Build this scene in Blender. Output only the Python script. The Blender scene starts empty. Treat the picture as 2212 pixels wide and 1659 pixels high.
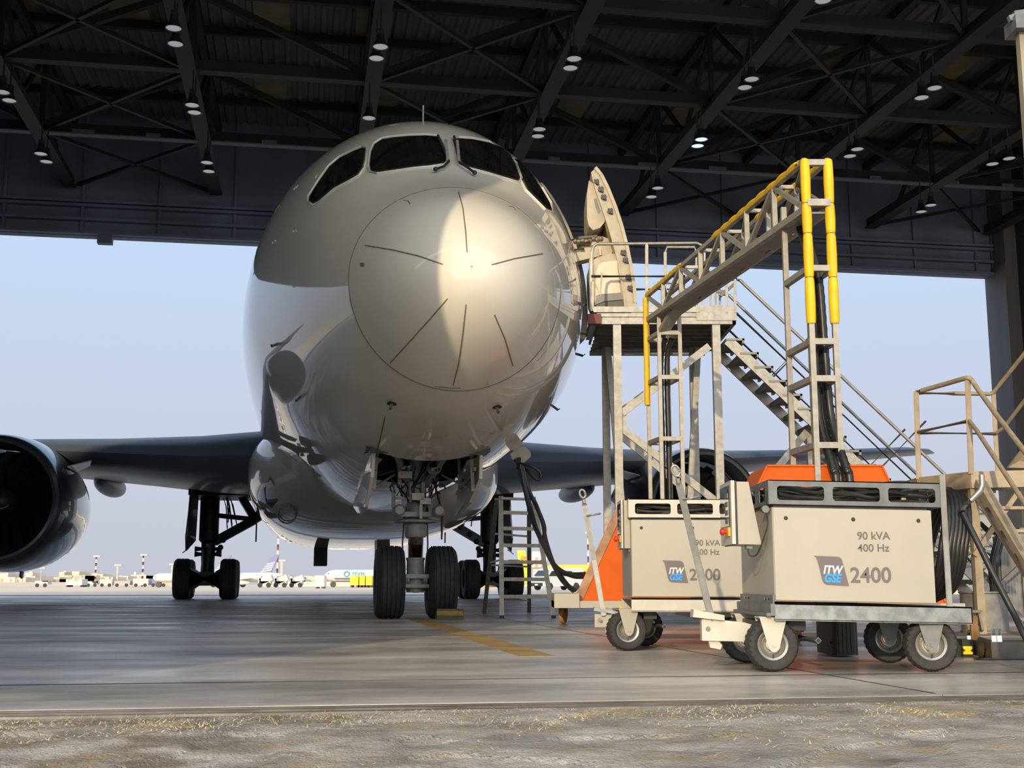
import bpy, math, random
from math import sin, cos, tan, pi, atan, atan2, sqrt, radians
from mathutils import Vector, Matrix, noise
from mathutils.geometry import tessellate_polygon
from mathutils.bvhtree import BVHTree
random.seed(7)
S = bpy.context.scene
COL = S.collection
V = Vector
# ------------------------------------------------------------------ camera
F = 2630.0; TILT = radians(9.34); CH = 0.5
cd = bpy.data.cameras.new('camera'); cam = bpy.data.objects.new('camera', cd); COL.objects.link(cam)
cam.location = (0, 0, CH); cam.rotation_euler = (pi/2 + TILT, 0, 0)
cd.sensor_width = 36; cd.lens = F/2212*36; cd.clip_start = .05; cd.clip_end = 3000
S.camera = cam
S.view_settings.view_transform = 'Standard'; S.view_settings.look = 'None'
S.view_settings.exposure = 0.0; S.view_settings.gamma = 1; S.view_settings.use_curve_mapping = False
# ------------------------------------------------------------------ world and sun
SUN = V((.250, .94, -.262)).normalized()
wd = bpy.data.worlds.new('sky'); S.world = wd; wd.use_nodes = True
nt = wd.node_tree; nt.nodes.clear()
def N(nt, t, **k):
    n = nt.nodes.new(t)
    for a, b in k.items(): setattr(n, a, b)
    return n
def ramp(nt, stops):
    r = N(nt, 'ShaderNodeValToRGB'); e = r.color_ramp.elements
    while len(e) < len(stops): e.new(.5)
    for i, (p, c) in enumerate(stops):
        e[i].position = p; e[i].color = (c[0], c[1], c[2], 1)
    return r
tc = N(nt, 'ShaderNodeTexCoord'); sp = N(nt, 'ShaderNodeSeparateXYZ')
nt.links.new(tc.outputs['Generated'], sp.inputs[0])
rp = ramp(nt, [(0, (.55, .57, .65)), (.08, (.58, .62, .73)), (.16, (.58, .66, .83)), (.25, (.57, .71, .92)), (.45, (.45, .62, .92)), (1, (.32, .50, .88))])
nt.links.new(sp.outputs['Z'], rp.inputs[0])
dt = N(nt, 'ShaderNodeVectorMath', operation='DOT_PRODUCT'); dt.inputs[1].default_value = -SUN
nt.links.new(tc.outputs['Generated'], dt.inputs[0])
gl = ramp(nt, [(0, (0, 0, 0)), (.2, (.45, .43, .38)), (.6, (1.45, 1.36, 1.16)), (.85, (1.5, 1.37, 1.12)), (1, (1.5, 1.35, 1.08))])
nt.links.new(dt.outputs['Value'], gl.inputs[0])
ad = N(nt, 'ShaderNodeVectorMath', operation='ADD')
nt.links.new(rp.outputs[0], ad.inputs[0]); nt.links.new(gl.outputs[0], ad.inputs[1])
bg = N(nt, 'ShaderNodeBackground'); bg.inputs[1].default_value = 1.0
nt.links.new(ad.outputs[0], bg.inputs[0])
wo = N(nt, 'ShaderNodeOutputWorld'); nt.links.new(bg.outputs[0], wo.inputs[0])
ld = bpy.data.lights.new('sun', 'SUN'); ld.energy = 2.85; ld.color = (1, .78, .48); ld.angle = radians(.6)
lo = bpy.data.objects.new('sun', ld); COL.objects.link(lo); lo.location = (-4, -20, 12)
lo.rotation_euler = SUN.to_track_quat('-Z', 'Y').to_euler()

# ------------------------------------------------------------------ helpers
def ray(px, py):
    a = (px-1106)/F; b = (829.5-py)/F
    return V((a, cos(TILT)-b*sin(TILT), sin(TILT)+b*cos(TILT)))
CP = V((0, 0, CH))
def W(px, py, Y):                      # where the sight line of a photo pixel meets the vertical plane at distance Y
    d = ray(px, py); return CP + d*(Y/d.y)
def G(px, py, z=0.0):                  # ... and the horizontal plane at height z
    d = ray(px, py); return CP + d*((z-CH)/d.z)
PSI = radians(9.6)
U = V((cos(PSI), sin(PSI), 0)); VV = V((-sin(PSI), cos(PSI), 0)); Z = V((0, 0, 1))
def H(u, v, z=0.0): return U*u + VV*v + Z*z       # hangar frame
NOSE = V((-.42, 12.3, 0))
def A(s, u, z=0.0): return NOSE + VV*s + U*u + Z*z  # aircraft frame
def interp(xs, ys):
    n = len(xs); h = [xs[i+1]-xs[i] for i in range(n-1)]; d = [(ys[i+1]-ys[i])/h[i] for i in range(n-1)]
    m = [d[0]] + [0]*(n-2) + [d[-1]]
    for i in range(1, n-1):
        if d[i-1]*d[i] > 0:
            w1 = 2*h[i]+h[i-1]; w2 = h[i]+2*h[i-1]; m[i] = (w1+w2)/(w1/d[i-1]+w2/d[i])
    def f(x):
        if x <= xs[0]: return ys[0]
        if x >= xs[-1]: return ys[-1]
        i = 0
        while xs[i+1] < x: i += 1
        t = (x-xs[i])/h[i]; t2 = t*t; t3 = t2*t
        return (2*t3-3*t2+1)*ys[i]+(t3-2*t2+t)*h[i]*m[i]+(-2*t3+3*t2)*ys[i+1]+(t3-t2)*h[i]*m[i+1]
    return f
def frame(d, up=None):
    d = d.normalized(); up = up or (Z if abs(d.z) < .95 else V((0, 1, 0)))
    x = d.cross(up).normalized(); y = x.cross(d).normalized()
    return x, y, d
WM = {}
def wmat(o): return WM.get(o.name, Matrix.Identity(4))
class MB:
    def __init__(s): s.v = []; s.f = []
    def add(s, vs, fs):
        n = len(s.v); s.v += [V(p) for p in vs]; s.f += [tuple(i+n for i in f) for f in fs]; return s
    def box(s, lo, hi, M=None):
        x0, y0, z0 = lo; x1, y1, z1 = hi
        vs = [V((x, y, z)) for z in (z0, z1) for (x, y) in ((x0, y0), (x1, y0), (x1, y1), (x0, y1))]
        if M: vs = [M(p) if callable(M) else M @ p for p in vs]
        return s.add(vs, [(3, 2, 1, 0), (4, 5, 6, 7), (0, 1, 5, 4), (1, 2, 6, 5), (2, 3, 7, 6), (3, 0, 4, 7)])
    def bar(s, a, b, w, h=None, up=None):
        h = h or w; a = V(a); b = V(b); x, y, d = frame(b-a, up); x = x*w/2; y = y*h/2
        vs = [a-x-y, a+x-y, a+x+y, a-x+y, b-x-y, b+x-y, b+x+y, b-x+y]
        return s.add(vs, [(3, 2, 1, 0), (4, 5, 6, 7), (0, 1, 5, 4), (1, 2, 6, 5), (2, 3, 7, 6), (3, 0, 4, 7)])
    def tube(s, a, b, r, n=12, r2=None):
        return s.path([a, b], r, n, rr=[r, r if r2 is None else r2])
    def path(s, pts, r, n=10, rr=None, closed=False):
        pts = [V(p) for p in pts]; m = len(pts); base = len(s.v); rings = []
        px = None
        for i, p in enumerate(pts):
            if closed: d = pts[(i+1) % m]-pts[i-1]
            else: d = pts[min(i+1, m-1)]-pts[max(i-1, 0)]
            if d.length < 1e-9: d = V((0, 0, 1))
            d.normalize()
            if px is None: x, y, _ = frame(d)
            else:
                x = px - d*px.dot(d)
                x = x.normalized() if x.length > 1e-6 else frame(d)[0]
                y = x.cross(d) * -1
                y = d.cross(x)
            px = x; q = rr[i] if rr else r
            rings.append([p + x*cos(2*pi*k/n)*q + y*sin(2*pi*k/n)*q for k in range(n)])
        for R in rings: s.v += R
        last = m if closed else m-1
        for i in range(last):
            j = (i+1) % m
            for k in range(n):
                l = (k+1) % n
                s.f.append((base+i*n+k, base+i*n+l, base+j*n+l, base+j*n+k))
        if not closed:
            s.f.append(tuple(base+k for k in reversed(range(n)))); s.f.append(tuple(base+(m-1)*n+k for k in range(n)))
        return s
    def lathe(s, prof, c, ax, n=32, a0=0, a1=2*pi):
        c = V(c); x, y, d = frame(V(ax)); base = len(s.v); m = len(prof); full = abs(a1-a0-2*pi) < 1e-6
        nn = n if full else n+1
        for k in range(nn):
            t = a0+(a1-a0)*k/n; e = x*cos(t)+y*sin(t)
            for (r, h) in prof: s.v.append(c + e*r + d*h)
        for k in range(n):
            l = (k+1) % nn
            for i in range(m-1):
                s.f.append((base+k*m+i, base+k*m+i+1, base+l*m+i+1, base+l*m+i))
        return s
    def prism(s, poly, ext, holes=()):
        ext = V(ext); loops = [[V(p) for p in poly]] + [[V(p) for p in h] for h in holes]
        flat = [p for l in loops for p in l]; n = len(flat)
        if holes:
            tr = [tuple(t) for t in tessellate_polygon(loops)]
        else: tr = [tuple(range(n))]
        b = len(s.v); s.v += flat + [p+ext for p in flat]
        for t in tr:
            s.f.append(tuple(b+i for i in t)); s.f.append(tuple(b+n+i for i in reversed(t)))
        o = 0
        for l in loops:
            m = len(l)
            for i in range(m):
                j = (i+1) % m; s.f.append((b+o+i, b+n+o+i, b+n+o+j, b+o+j))
            o += m
        return s
    def sphere(s, c, r, n=16, m=10, sc=(1, 1, 1)):
        c = V(c); base = len(s.v)
        for i in range(m+1):
            t = pi*i/m
            for k in range(n):
                p = 2*pi*k/n
                s.v.append(c+V((r*sc[0]*sin(t)*cos(p), r*sc[1]*sin(t)*sin(p), r*sc[2]*cos(t))))
        for i in range(m):
            for k in range(n):
                l = (k+1) % n; s.f.append((base+i*n+k, base+(i+1)*n+k, base+(i+1)*n+l, base+i*n+l))
        return s
    def build(s, name, mat, parent=None, smooth=True, ang=38, fn=None):
        me = bpy.data.meshes.new(name)
        vs = [fn(p) for p in s.v] if fn else s.v
        if parent is not None and parent.name in WM:
            inv = wmat(parent).inverted(); vs = [inv @ p for p in vs]
        me.from_pydata([tuple(p) for p in vs], [], s.f); me.validate(); me.update()
        import bmesh
        bm = bmesh.new(); bm.from_mesh(me); bmesh.ops.remove_doubles(bm, verts=bm.verts, dist=1e-5)
        bmesh.ops.recalc_face_normals(bm, faces=bm.faces); bm.to_mesh(me); bm.free()
        me.materials.append(mat)
        if smooth:
            me.polygons.foreach_set('use_smooth', [True]*len(me.polygons)); me.set_sharp_from_angle(angle=radians(ang))
        o = bpy.data.objects.new(name, me); COL.objects.link(o)
        if parent is not None:
            o.parent = parent
            if parent.name in WM: WM[o.name] = wmat(parent)
        return o
def tag(o, label=None, cat=None, group=None, kind=None):
    if label: o['label'] = label
    if cat: o['category'] = cat
    if group: o['group'] = group
    if kind: o['kind'] = kind
    return o
def thing(name, label, cat, loc=(0, 0, 0), rz=0, group=None, parent=None):
    o = bpy.data.objects.new(name, None); COL.objects.link(o)
    o.location = loc; o.rotation_euler = (0, 0, rz); o.empty_display_size = .2
    WM[o.name] = Matrix.Translation(V(loc)) @ Matrix.Rotation(rz, 4, 'Z')
    return tag(o, label, cat, group)
def sub(name, parent):                    # an Empty for a part that has pieces of its own
    o = bpy.data.objects.new(name, None); COL.objects.link(o); o.parent = parent; WM[o.name] = wmat(parent); return o
def copy_tree(o, parent=None):
    c = o.copy(); COL.objects.link(c)
    if parent is not None: c.parent = parent
    for ch in list(o.children): copy_tree(ch, c)
    return c
_m = {}
def mat(name, col, rough=.5, metal=0, coat=0, coat_r=.05, var=.12, scale=6, bump=0, bscale=60, spec=.5, emit=None, es=1, col2=None, trans=0, detail=6, stretch=None):
    if name in _m: return _m[name]
    m = bpy.data.materials.new(name); m.use_nodes = True; t = m.node_tree; b = t.nodes['Principled BSDF']
    b.inputs['Roughness'].default_value = rough; b.inputs['Metallic'].default_value = metal
    b.inputs['Coat Weight'].default_value = coat; b.inputs['Coat Roughness'].default_value = coat_r
    b.inputs['Specular IOR Level'].default_value = spec; b.inputs['Transmission Weight'].default_value = trans
    tcn = N(t, 'ShaderNodeTexCoord'); vec = tcn.outputs['Object']
    if stretch:
        mp = N(t, 'ShaderNodeMapping'); mp.inputs['Scale'].default_value = stretch; t.links.new(vec, mp.inputs[0]); vec = mp.outputs[0]
    nz = N(t, 'ShaderNodeTexNoise'); nz.inputs['Scale'].default_value = scale; nz.inputs['Detail'].default_value = detail
    t.links.new(vec, nz.inputs['Vector'])
    c2 = col2 or tuple(max(0, c*(1-var)) for c in col); c1 = col if col2 else tuple(min(1, c*(1+var*.5)) for c in col)
    r = ramp(t, [(.35, c2), (.65, c1)]); t.links.new(nz.outputs['Fac'], r.inputs[0]); t.links.new(r.outputs[0], b.inputs['Base Color'])
    if bump:
        n2 = N(t, 'ShaderNodeTexNoise'); n2.inputs['Scale'].default_value = bscale; n2.inputs['Detail'].default_value = 5
        t.links.new(vec, n2.inputs['Vector'])
        bp = N(t, 'ShaderNodeBump'); bp.inputs['Strength'].default_value = bump; bp.inputs['Distance'].default_value = .01
        t.links.new(n2.outputs['Fac'], bp.inputs['Height']); t.links.new(bp.outputs[0], b.inputs['Normal'])
    if emit:
        b.inputs['Emission Color'].default_value = (*emit, 1); b.inputs['Emission Strength'].default_value = es
    _m[name] = m; return m
def text_mesh(body, size, origin, ex, ez, name, material, parent, bold=0.0, shear=0.0, fn=None, depth=.0015, align='LEFT', sx=1.0):
    c = bpy.data.curves.new('t', 'FONT'); c.body = body; c.size = size; c.offset = bold; c.shear = shear; c.align_x = align
    c.extrude = depth
    o = bpy.data.objects.new('t', c); COL.objects.link(o)
    bpy.context.view_layer.update()
    me = bpy.data.meshes.new_from_object(o.evaluated_get(bpy.context.evaluated_depsgraph_get()))
    bpy.data.objects.remove(o); ex = V(ex).normalized(); ez = V(ez).normalized(); ey = ex.cross(ez)
    mb = MB(); mb.add([V(origin)+ex*p.co.x*sx+ez*p.co.y-ey*p.co.z*0+ey*(-p.co.z) for p in me.vertices], [tuple(p.vertices) for p in me.polygons])
    bpy.data.meshes.remove(me)
    return mb.build(name, material, parent, smooth=False, fn=fn)
def rrect(x0, z0, x1, z1, r, n=4):        # rounded rectangle in 2D
    out = []
    for (cx, cz, a) in ((x1-r, z1-r, 0), (x0+r, z1-r, pi/2), (x0+r, z0+r, pi), (x1-r, z0+r, 3*pi/2)):
        for k in range(n+1): out.append((cx+r*cos(a+pi/2*k/n), cz+r*sin(a+pi/2*k/n)))
    return out

# ------------------------------------------------------------------ materials
M_pearl = mat('pearl_paint', (.76, .72, .62), .5, coat=1, coat_r=.025, var=.03, scale=1.5, spec=.15)
M_navy = mat('navy_paint', (.035, .045, .075), .3, coat=1, coat_r=.03, var=.1)
M_wing = mat('wing_grey_paint', (.10, .125, .175), .5, coat=.15, coat_r=.15, var=.08, scale=1)
M_glass = mat('cockpit_glass', (.008, .008, .009), .06, coat=1, coat_r=.01, var=0)
M_gasket = mat('window_gasket', (.03, .03, .03), .5)
M_line = mat('panel_line', (.12, .11, .10), .6)
M_strip = mat('diverter_strip', (.28, .26, .22), .4, metal=.4)
M_tire = mat('tire_rubber', (.035, .035, .036), .75, var=.3, scale=12, bump=.3, bscale=60)
M_dark = mat('dark_steel', (.05, .05, .055), .45, metal=.5, var=.3)
M_gearp = mat('gear_grey_paint', (.33, .34, .33), .4, var=.2, scale=8)
M_chrome = mat('chrome', (.75, .73, .70), .08, metal=1, var=.03)
M_alu = mat('aluminium', (.34, .33, .30), .45, metal=.5, var=.18, scale=14)
M_galv = mat('galvanised_steel', (.30, .32, .33), .42, metal=.6, var=.3, scale=18)
M_galvp = mat('galvanised_plate', (.17, .185, .195), .45, metal=.4, var=.18, scale=12)
M_cream = mat('cream_powder_coat', (.42, .395, .33), .42, var=.04, scale=3)
M_white = mat('white_coated_steel', (.56, .53, .46), .4, var=.08, scale=9)
M_orange = mat('orange_paint', (.62, .105, .004), .5, spec=.2, var=.1, scale=4)
M_yellow = mat('yellow_padding', (.85, .52, .008), .55, var=.12, scale=9, bump=.15, bscale=20)
M_beige = mat('beige_paint', (.36, .29, .20), .5, var=.18, scale=8)
M_ladder = mat('ladder_aluminium', (.33, .32, .28), .45, metal=.5, var=.2, scale=14)
M_hose = mat('black_hose', (.018, .018, .019), .38, var=.3, scale=20)
M_cable = mat('black_cable', (.022, .022, .023), .45, var=.3, scale=20)
M_black = mat('black_plastic', (.02, .022, .022), .5)
M_ink = mat('grey_lettering', (.14, .12, .12), .5, var=.03)
M_inkp = mat('emblem_grey', (.15, .13, .14), .45, var=.03)
M_blue = mat('emblem_blue', (.03, .33, .85), .45, var=.03)
M_wht = mat('white_paint', (.85, .84, .80), .45, var=.05)
M_red = mat('red_plastic', (.65, .03, .02), .35)
M_liner = mat('door_liner', (.50, .44, .34), .55, var=.12, scale=9)
M_linerg = mat('door_grey', (.22, .22, .21), .5)
M_galvtub = mat('galvanised_tub', (.22, .22, .21), .5, metal=.3, var=.25, scale=9)

# ------------------------------------------------------------------ setting: ground
def struct(o): o['kind'] = 'structure'; return o
def ground_mat(name, stops, rough, streak, dirt=None, dirt2=None, bump=.2, bscale=30, cracks=None, rr=(.35, .7), band=None):
    m = bpy.data.materials.new(name); m.use_nodes = True; t = m.node_tree; b = t.nodes['Principled BSDF']
    tcn = N(t, 'ShaderNodeTexCoord')
    rot = N(t, 'ShaderNodeMapping'); rot.inputs['Rotation'].default_value = (0, 0, -PSI); t.links.new(tcn.outputs['Object'], rot.inputs[0])
    mp = N(t, 'ShaderNodeMapping'); mp.inputs['Scale'].default_value = streak; t.links.new(rot.outputs[0], mp.inputs[0])
    nz = N(t, 'ShaderNodeTexNoise'); nz.inputs['Scale'].default_value = 1; nz.inputs['Detail'].default_value = 8; nz.inputs['Roughness'].default_value = .62
    t.links.new(mp.outputs[0], nz.inputs['Vector'])
    r = ramp(t, stops); t.links.new(nz.outputs['Fac'], r.inputs[0]); colr = r.outputs[0]
    if dirt:
        dcol, dscale, lo_, hi_ = dirt
        n3 = N(t, 'ShaderNodeTexNoise'); n3.inputs['Scale'].default_value = dscale; n3.inputs['Detail'].default_value = 9; n3.inputs['Roughness'].default_value = .7
        t.links.new(rot.outputs[0], n3.inputs['Vector'])
        r3 = ramp(t, [(lo_, (0, 0, 0)), (hi_, (1, 1, 1))]); t.links.new(n3.outputs['Fac'], r3.inputs[0])
        mx = N(t, 'ShaderNodeMixRGB'); mx.inputs[2].default_value = (*dcol, 1)
        t.links.new(r3.outputs[0], mx.inputs[0]); t.links.new(colr, mx.inputs[1]); colr = mx.outputs[0]
    if dirt2:
        dcol, dscale, lo_, hi_ = dirt2
        n3 = N(t, 'ShaderNodeTexNoise'); n3.inputs['Scale'].default_value = dscale; n3.inputs['Detail'].default_value = 7; n3.inputs['Roughness'].default_value = .65
        t.links.new(rot.outputs[0], n3.inputs['Vector'])
        sx_ = N(t, 'ShaderNodeSeparateXYZ'); t.links.new(rot.outputs[0], sx_.inputs[0])
        mr_ = N(t, 'ShaderNodeMapRange'); mr_.inputs[1].default_value = -1.6; mr_.inputs[2].default_value = 1.2; mr_.inputs[3].default_value = .16; mr_.inputs[4].default_value = -.12; t.links.new(sx_.outputs[0], mr_.inputs[0])
        a_ = N(t, 'ShaderNodeMath', operation='ADD'); t.links.new(n3.outputs['Fac'], a_.inputs[0]); t.links.new(mr_.outputs[0], a_.inputs[1])
        r3 = ramp(t, [(lo_, (0, 0, 0)), (hi_, (.85, .85, .85))]); t.links.new(a_.outputs[0], r3.inputs[0])
        mx = N(t, 'ShaderNodeMixRGB'); mx.inputs[2].default_value = (*dcol, 1)
        t.links.new(r3.outputs[0], mx.inputs[0]); t.links.new(colr, mx.inputs[1]); colr = mx.outputs[0]
    t.links.new(colr, b.inputs['Base Color'])
    n4 = N(t, 'ShaderNodeTexNoise'); n4.inputs['Scale'].default_value = 1.3; n4.inputs['Detail'].default_value = 6; t.links.new(mp.outputs[0], n4.inputs['Vector'])
    mr = N(t, 'ShaderNodeMapRange'); mr.inputs[1].default_value = .3; mr.inputs[2].default_value = .7; mr.inputs[3].default_value = rr[0]; mr.inputs[4].default_value = rr[1]
    t.links.new(n4.outputs['Fac'], mr.inputs[0]); t.links.new(mr.outputs[0], b.inputs['Roughness'])
    n2 = N(t, 'ShaderNodeTexNoise'); n2.inputs['Scale'].default_value = bscale; n2.inputs['Detail'].default_value = 8; t.links.new(rot.outputs[0], n2.inputs['Vector'])
    bp = N(t, 'ShaderNodeBump'); bp.inputs['Strength'].default_value = bump; bp.inputs['Distance'].default_value = .02
    t.links.new(n2.outputs['Fac'], bp.inputs['Height']); t.links.new(bp.outputs[0], b.inputs['Normal'])
    return m
M_slab = ground_mat('hangar_slab', [(.26, (.09, .085, .078)), (.42, (.26, .24, .215)), (.55, (.44, .405, .35)), (.75, (.70, .64, .55))], .5, (.35, .9, 1), dirt=((.15, .14, .13), .7, .52, .75), bump=.12, bscale=25, rr=(.22, .55))
M_rough = ground_mat('rough_apron', [(.3, (.13, .12, .105)), (.5, (.32, .30, .265)), (.7, (.56, .52, .45))], .8, (2.4, 2.4, 1), dirt=((.36, .27, .14), 2.6, .5, .66), dirt2=((.17, .13, .085), 3.2, .50, .66), bump=1.0, bscale=70, rr=(.7, .95))
M_far = ground_mat('far_apron', [(.3, (.50, .41, .29)), (.7, (.68, .57, .42))], .8, (.05, .02, 1), bump=.1, bscale=2, rr=(.55, .8))
M_mid = ground_mat('apron_shade_band', [(.3, (.10, .105, .115)), (.7, (.15, .155, .165))], .8, (.2, .05, 1), bump=.15, bscale=8, rr=(.5, .75))  # dark base colour stands in for the far end of the hangar's shadow
VF, VB = 5.0, 43.0
def quadH(name, u0, u1, v0, v1, z0, z1, m):
    mb = MB(); mb.box((u0, v0, z0), (u1, v1, z1), lambda p: H(p.x, p.y, p.z)); return struct(mb.build(name, m, smooth=False))
# hangar slab is built in bays with open joints between them
mb = MB(); vj = [VF+.32, 6.6, 12.2, 18.5, 25, 31.5, 37.5, VB+12]; uj = [-60, -22, -13.5, -5.2, 2.9, 11.2, 19.5, 60]
for i in range(len(vj)-1):
    for j in range(len(uj)-1):
        g = .003
        mb.box((uj[j]+g, vj[i]+g, -.3), (uj[j+1]-g, vj[i+1]-g, 0), lambda p: H(p.x, p.y, p.z))
mb.box((-60, VF+.3, -.35), (60, VB+12, -.02), lambda p: H(p.x, p.y, p.z))
struct(mb.build('floor', M_slab, smooth=False))
mb = MB()                # dark joint sealant between the bays, a little ragged
for v in vj[1:-1]:
    n = 160
    for i in range(n):
        a, b = -22+44*i/n, -22+44*(i+1)/n; w1, w2 = [.012+.010*noise.noise(V((q*2, v, 0))) for q in (a, b)]; j1, j2 = [.012*noise.noise(V((q*.9, v, 4))) for q in (a, b)]
        c = len(mb.v); mb.v += [H(a, v-w1+j1, .0016), H(b, v-w2+j2, .0016), H(b, v+w2+j2, .0016), H(a, v+w1+j1, .0016)]; mb.f.append((c, c+1, c+2, c+3))
for u in uj[2:6]: mb.box((u-.008, VF+.4, .0), (u+.008, 40, .0016), lambda p: H(p.x, p.y, p.z))
struct(mb.build('floor_joint_strip', mat('joint_dark', (.045, .042, .038), .8, var=.5, scale=3), smooth=False))
# rough concrete apron in front of the door track: really uneven
mb = MB(); nu, nv = 250, 170; u0, u1, v0, v1 = -3.4, 4.2, 2.6, VF-.02
for j in range(nv+1):
    for i in range(nu+1):
        u = u0+(u1-u0)*i/nu; v = v0+(v1-v0)*j/nv
        n = noise.noise(V((u*1.3, v*1.3, 0)))*.006+noise.noise(V((u*9, v*9, 3)))*.005+noise.noise(V((u*30, v*30, 7)))*.004
        if noise.noise(V((u*2.2, v*2.6, 9))) < -.10: n -= .012
        e = min((v1-v)/.12, (v-v0)/.2, (u-u0)/.2, (u1-u)/.2, 1)
        mb.v.append(H(u, v, -.004+n*max(e, 0)))
for j in range(nv):
    for i in range(nu):
        a = j*(nu+1)+i; mb.f.append((a, a+1, a+nu+2, a+nu+1))
o = mb.build('ground', M_rough, ang=180); struct(o)
for (a, b, c, d) in ((-60, -3.4, -30, VF), (4.2, 60, -30, VF), (-3.4, 4.2, -30, 2.6)):
    quadH('ground', a, b, c, d, -.3, -.004, M_rough)
quadH('ground', -200, 260, -400, -30, -.3, -.004, M_far)
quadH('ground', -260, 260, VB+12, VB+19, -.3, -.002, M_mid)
quadH('ground', -1400, 1400, VB+19, 1600, -.3, -.003, M_far)
# the sliding door track across the threshold
mb = MB()
for dv, hh in ((.0, .004), (.10, .006), (.22, .002)): mb.box((-40, VF+dv, -.05), (40, VF+dv+.035, hh), lambda p: H(p.x, p.y, p.z))
mb.box((-40, VF-.02, -.1), (40, VF+.31, -.012), lambda p: H(p.x, p.y, p.z))
struct(mb.build('trim_1', mat('rail_steel', (.20, .18, .165), .4, metal=.6, var=.4, scale=3, stretch=(1, 6, 1)), smooth=False))
# dry grass in the cracked concrete
mb = MB()
for k in range(9000):
    u = random.uniform(-3, 3.6); v = VF-.03-abs(random.gauss(0, .55))
    if v < 2.9: continue
    if noise.noise(V((u*1.6, v*1.6, 5))) < -.06+.14*max(0, u*.25) and v < VF-.12: continue
    l = random.uniform(.006, .032); a = random.uniform(0, pi); w = random.uniform(.001, .0035)
    p = H(u, v, .004); d = V((cos(a), sin(a), random.uniform(-.05, .35)))*l; q = V((-sin(a), cos(a), 0))*w
    n = len(mb.v); mb.v += [p-q, p+q, p+d+V((0, 0, .0015))]; mb.f.append((n, n+1, n+2))
o = mb.build('dry_grass', mat('straw', (.56, .45, .26), .8, var=.45, scale=3), smooth=False)
tag(o, 'dry straw litter in the cracked concrete in front of the door track', 'straw', kind='stuff')
# painted floor markings
def decal(name, pts, m, z=.0015):
    mb = MB(); mb.prism([V((p.x, p.y, 0)) for p in pts], V((0, 0, z))); return struct(mb.build(name, m, smooth=False))
M_ylw = mat('worn_yellow_marking', (.50, .30, .07), .6, col2=(.27, .20, .10), scale=2.5)
M_redp = mat('worn_red_marking', (.30, .15, .11), .6, col2=(.24, .20, .17), scale=2)
decal('floor_marking', [A(6.5, -.13), A(6.5, .13), A(-3.6, .13), A(-3.6, -.13)], M_ylw)
decal('floor_marking', [H(3.1, 11.2), H(14, 11.2), H(14, 12.1), H(3.1, 12.1)], M_redp)
# ------------------------------------------------------------------ setting: hangar
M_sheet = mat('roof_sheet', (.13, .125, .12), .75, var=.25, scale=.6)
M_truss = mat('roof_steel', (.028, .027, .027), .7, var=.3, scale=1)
M_wall = mat('wall_cladding', (.17, .21, .31), .7, var=.25, scale=.5)
M_rib = mat('door_cladding', (.13, .13, .128), .6, var=.25, scale=1, stretch=(1, 1, .1))
M_patch = mat('roof_light_sheet', (.22, .17, .085), .6, var=.3, scale=1)
UL, UR, ZL, ZR = -34.0, 26.5, 12.5, 17.0
mb = MB(); u = UL-1      # corrugated sheet: one folded surface
prof = []
while u < UR+8:
    prof += [(u, ZR), (u+.12, ZR), (u+.18, ZR-.07), (u+.30, ZR-.07), (u+.36, ZR)]; u += .36
n = len(prof)
mb.v += [H(a, VF-.3, b) for a, b in prof] + [H(a, VB+.4, b) for a, b in prof]
mb.f += [(i, i+1, n+i+1, n+i) for i in range(n-1)]
mb.box((UL-1, VF-.3, ZR+.1), (UR+8, VB+.4, ZR+.35), lambda p: H(p.x, p.y, p.z))
struct(mb.build('ceiling', M_sheet, smooth=False))
mb = MB()                # dull translucent sheets let into the roof
for r, v in enumerate((24.2, 29.6, 35.0, 40.4)):
    for k in range(17):
        if random.random() < .38: continue
        u = -31+k*3.6+random.uniform(-.4, .4); mb.box((u, v-2.1, ZR-.085), (u+1.05, v+.2, ZR-.075), lambda p: H(p.x, p.y, p.z))
struct(mb.build('trim_2', M_patch, smooth=False))
# wall above and beside the far opening
mb = MB(); hm = lambda p: H(p.x, p.y, p.z)
mb.box((UL-1, VB, ZL), (UR, VB+.4, ZR), hm)
for z in (ZL+.02, ZL+.5, ZL+1.0, ZL+1.15): mb.box((UL-1, VB-.25, z), (UR, VB, z+.10), hm)
for k in range(24): mb.box((UL+k*2.6, VB-.12, ZL+.1), (UL+k*2.6+.1, VB, ZR), hm)
for u in (-17.3, -7.4, 8.7, 3.9): mb.box((u, VB-.2, ZL-.28), (u+.5, VB+.1, ZL+.02), hm)
struct(mb.build('wall_far', M_wall, smooth=False))
mb = MB(); mb.box((UR, VB-.1, 0), (UR+8, VB+.4, ZR), hm)
for k in range(7):
    u = UR+.05+k*1.02; mb.box((u, VB-.95, 0), (u+.50, VB-.1, ZR-.2), hm)
for u in (UR,): mb.box((u-.02, VB-1.0, 0), (u+.12, VB+.45, ZL+.3), hm)
struct(mb.build('wall_far_right', M_rib, smooth=False))
quadH('wall_right', UR+7.5, UR+8, VF, VB+.4, -.1, ZR, M_wall)
quadH('wall_left', UL-1.4, UL-1, VF, VB+.4, -.1, ZR, M_wall)
quadH('wall_front_shade', UL-1, -2.0, VF+.02, VF+.26, 0, 13.2, mat('shade_leaf_pale', (.55, .53, .50), .7))       # unseen door leaves added to shade nose and floor, pale for bounce
quadH('wall_front_top', UL-1, UR+8, VF-.3, VF+.5, 16.2, ZR, M_wall)
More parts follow.
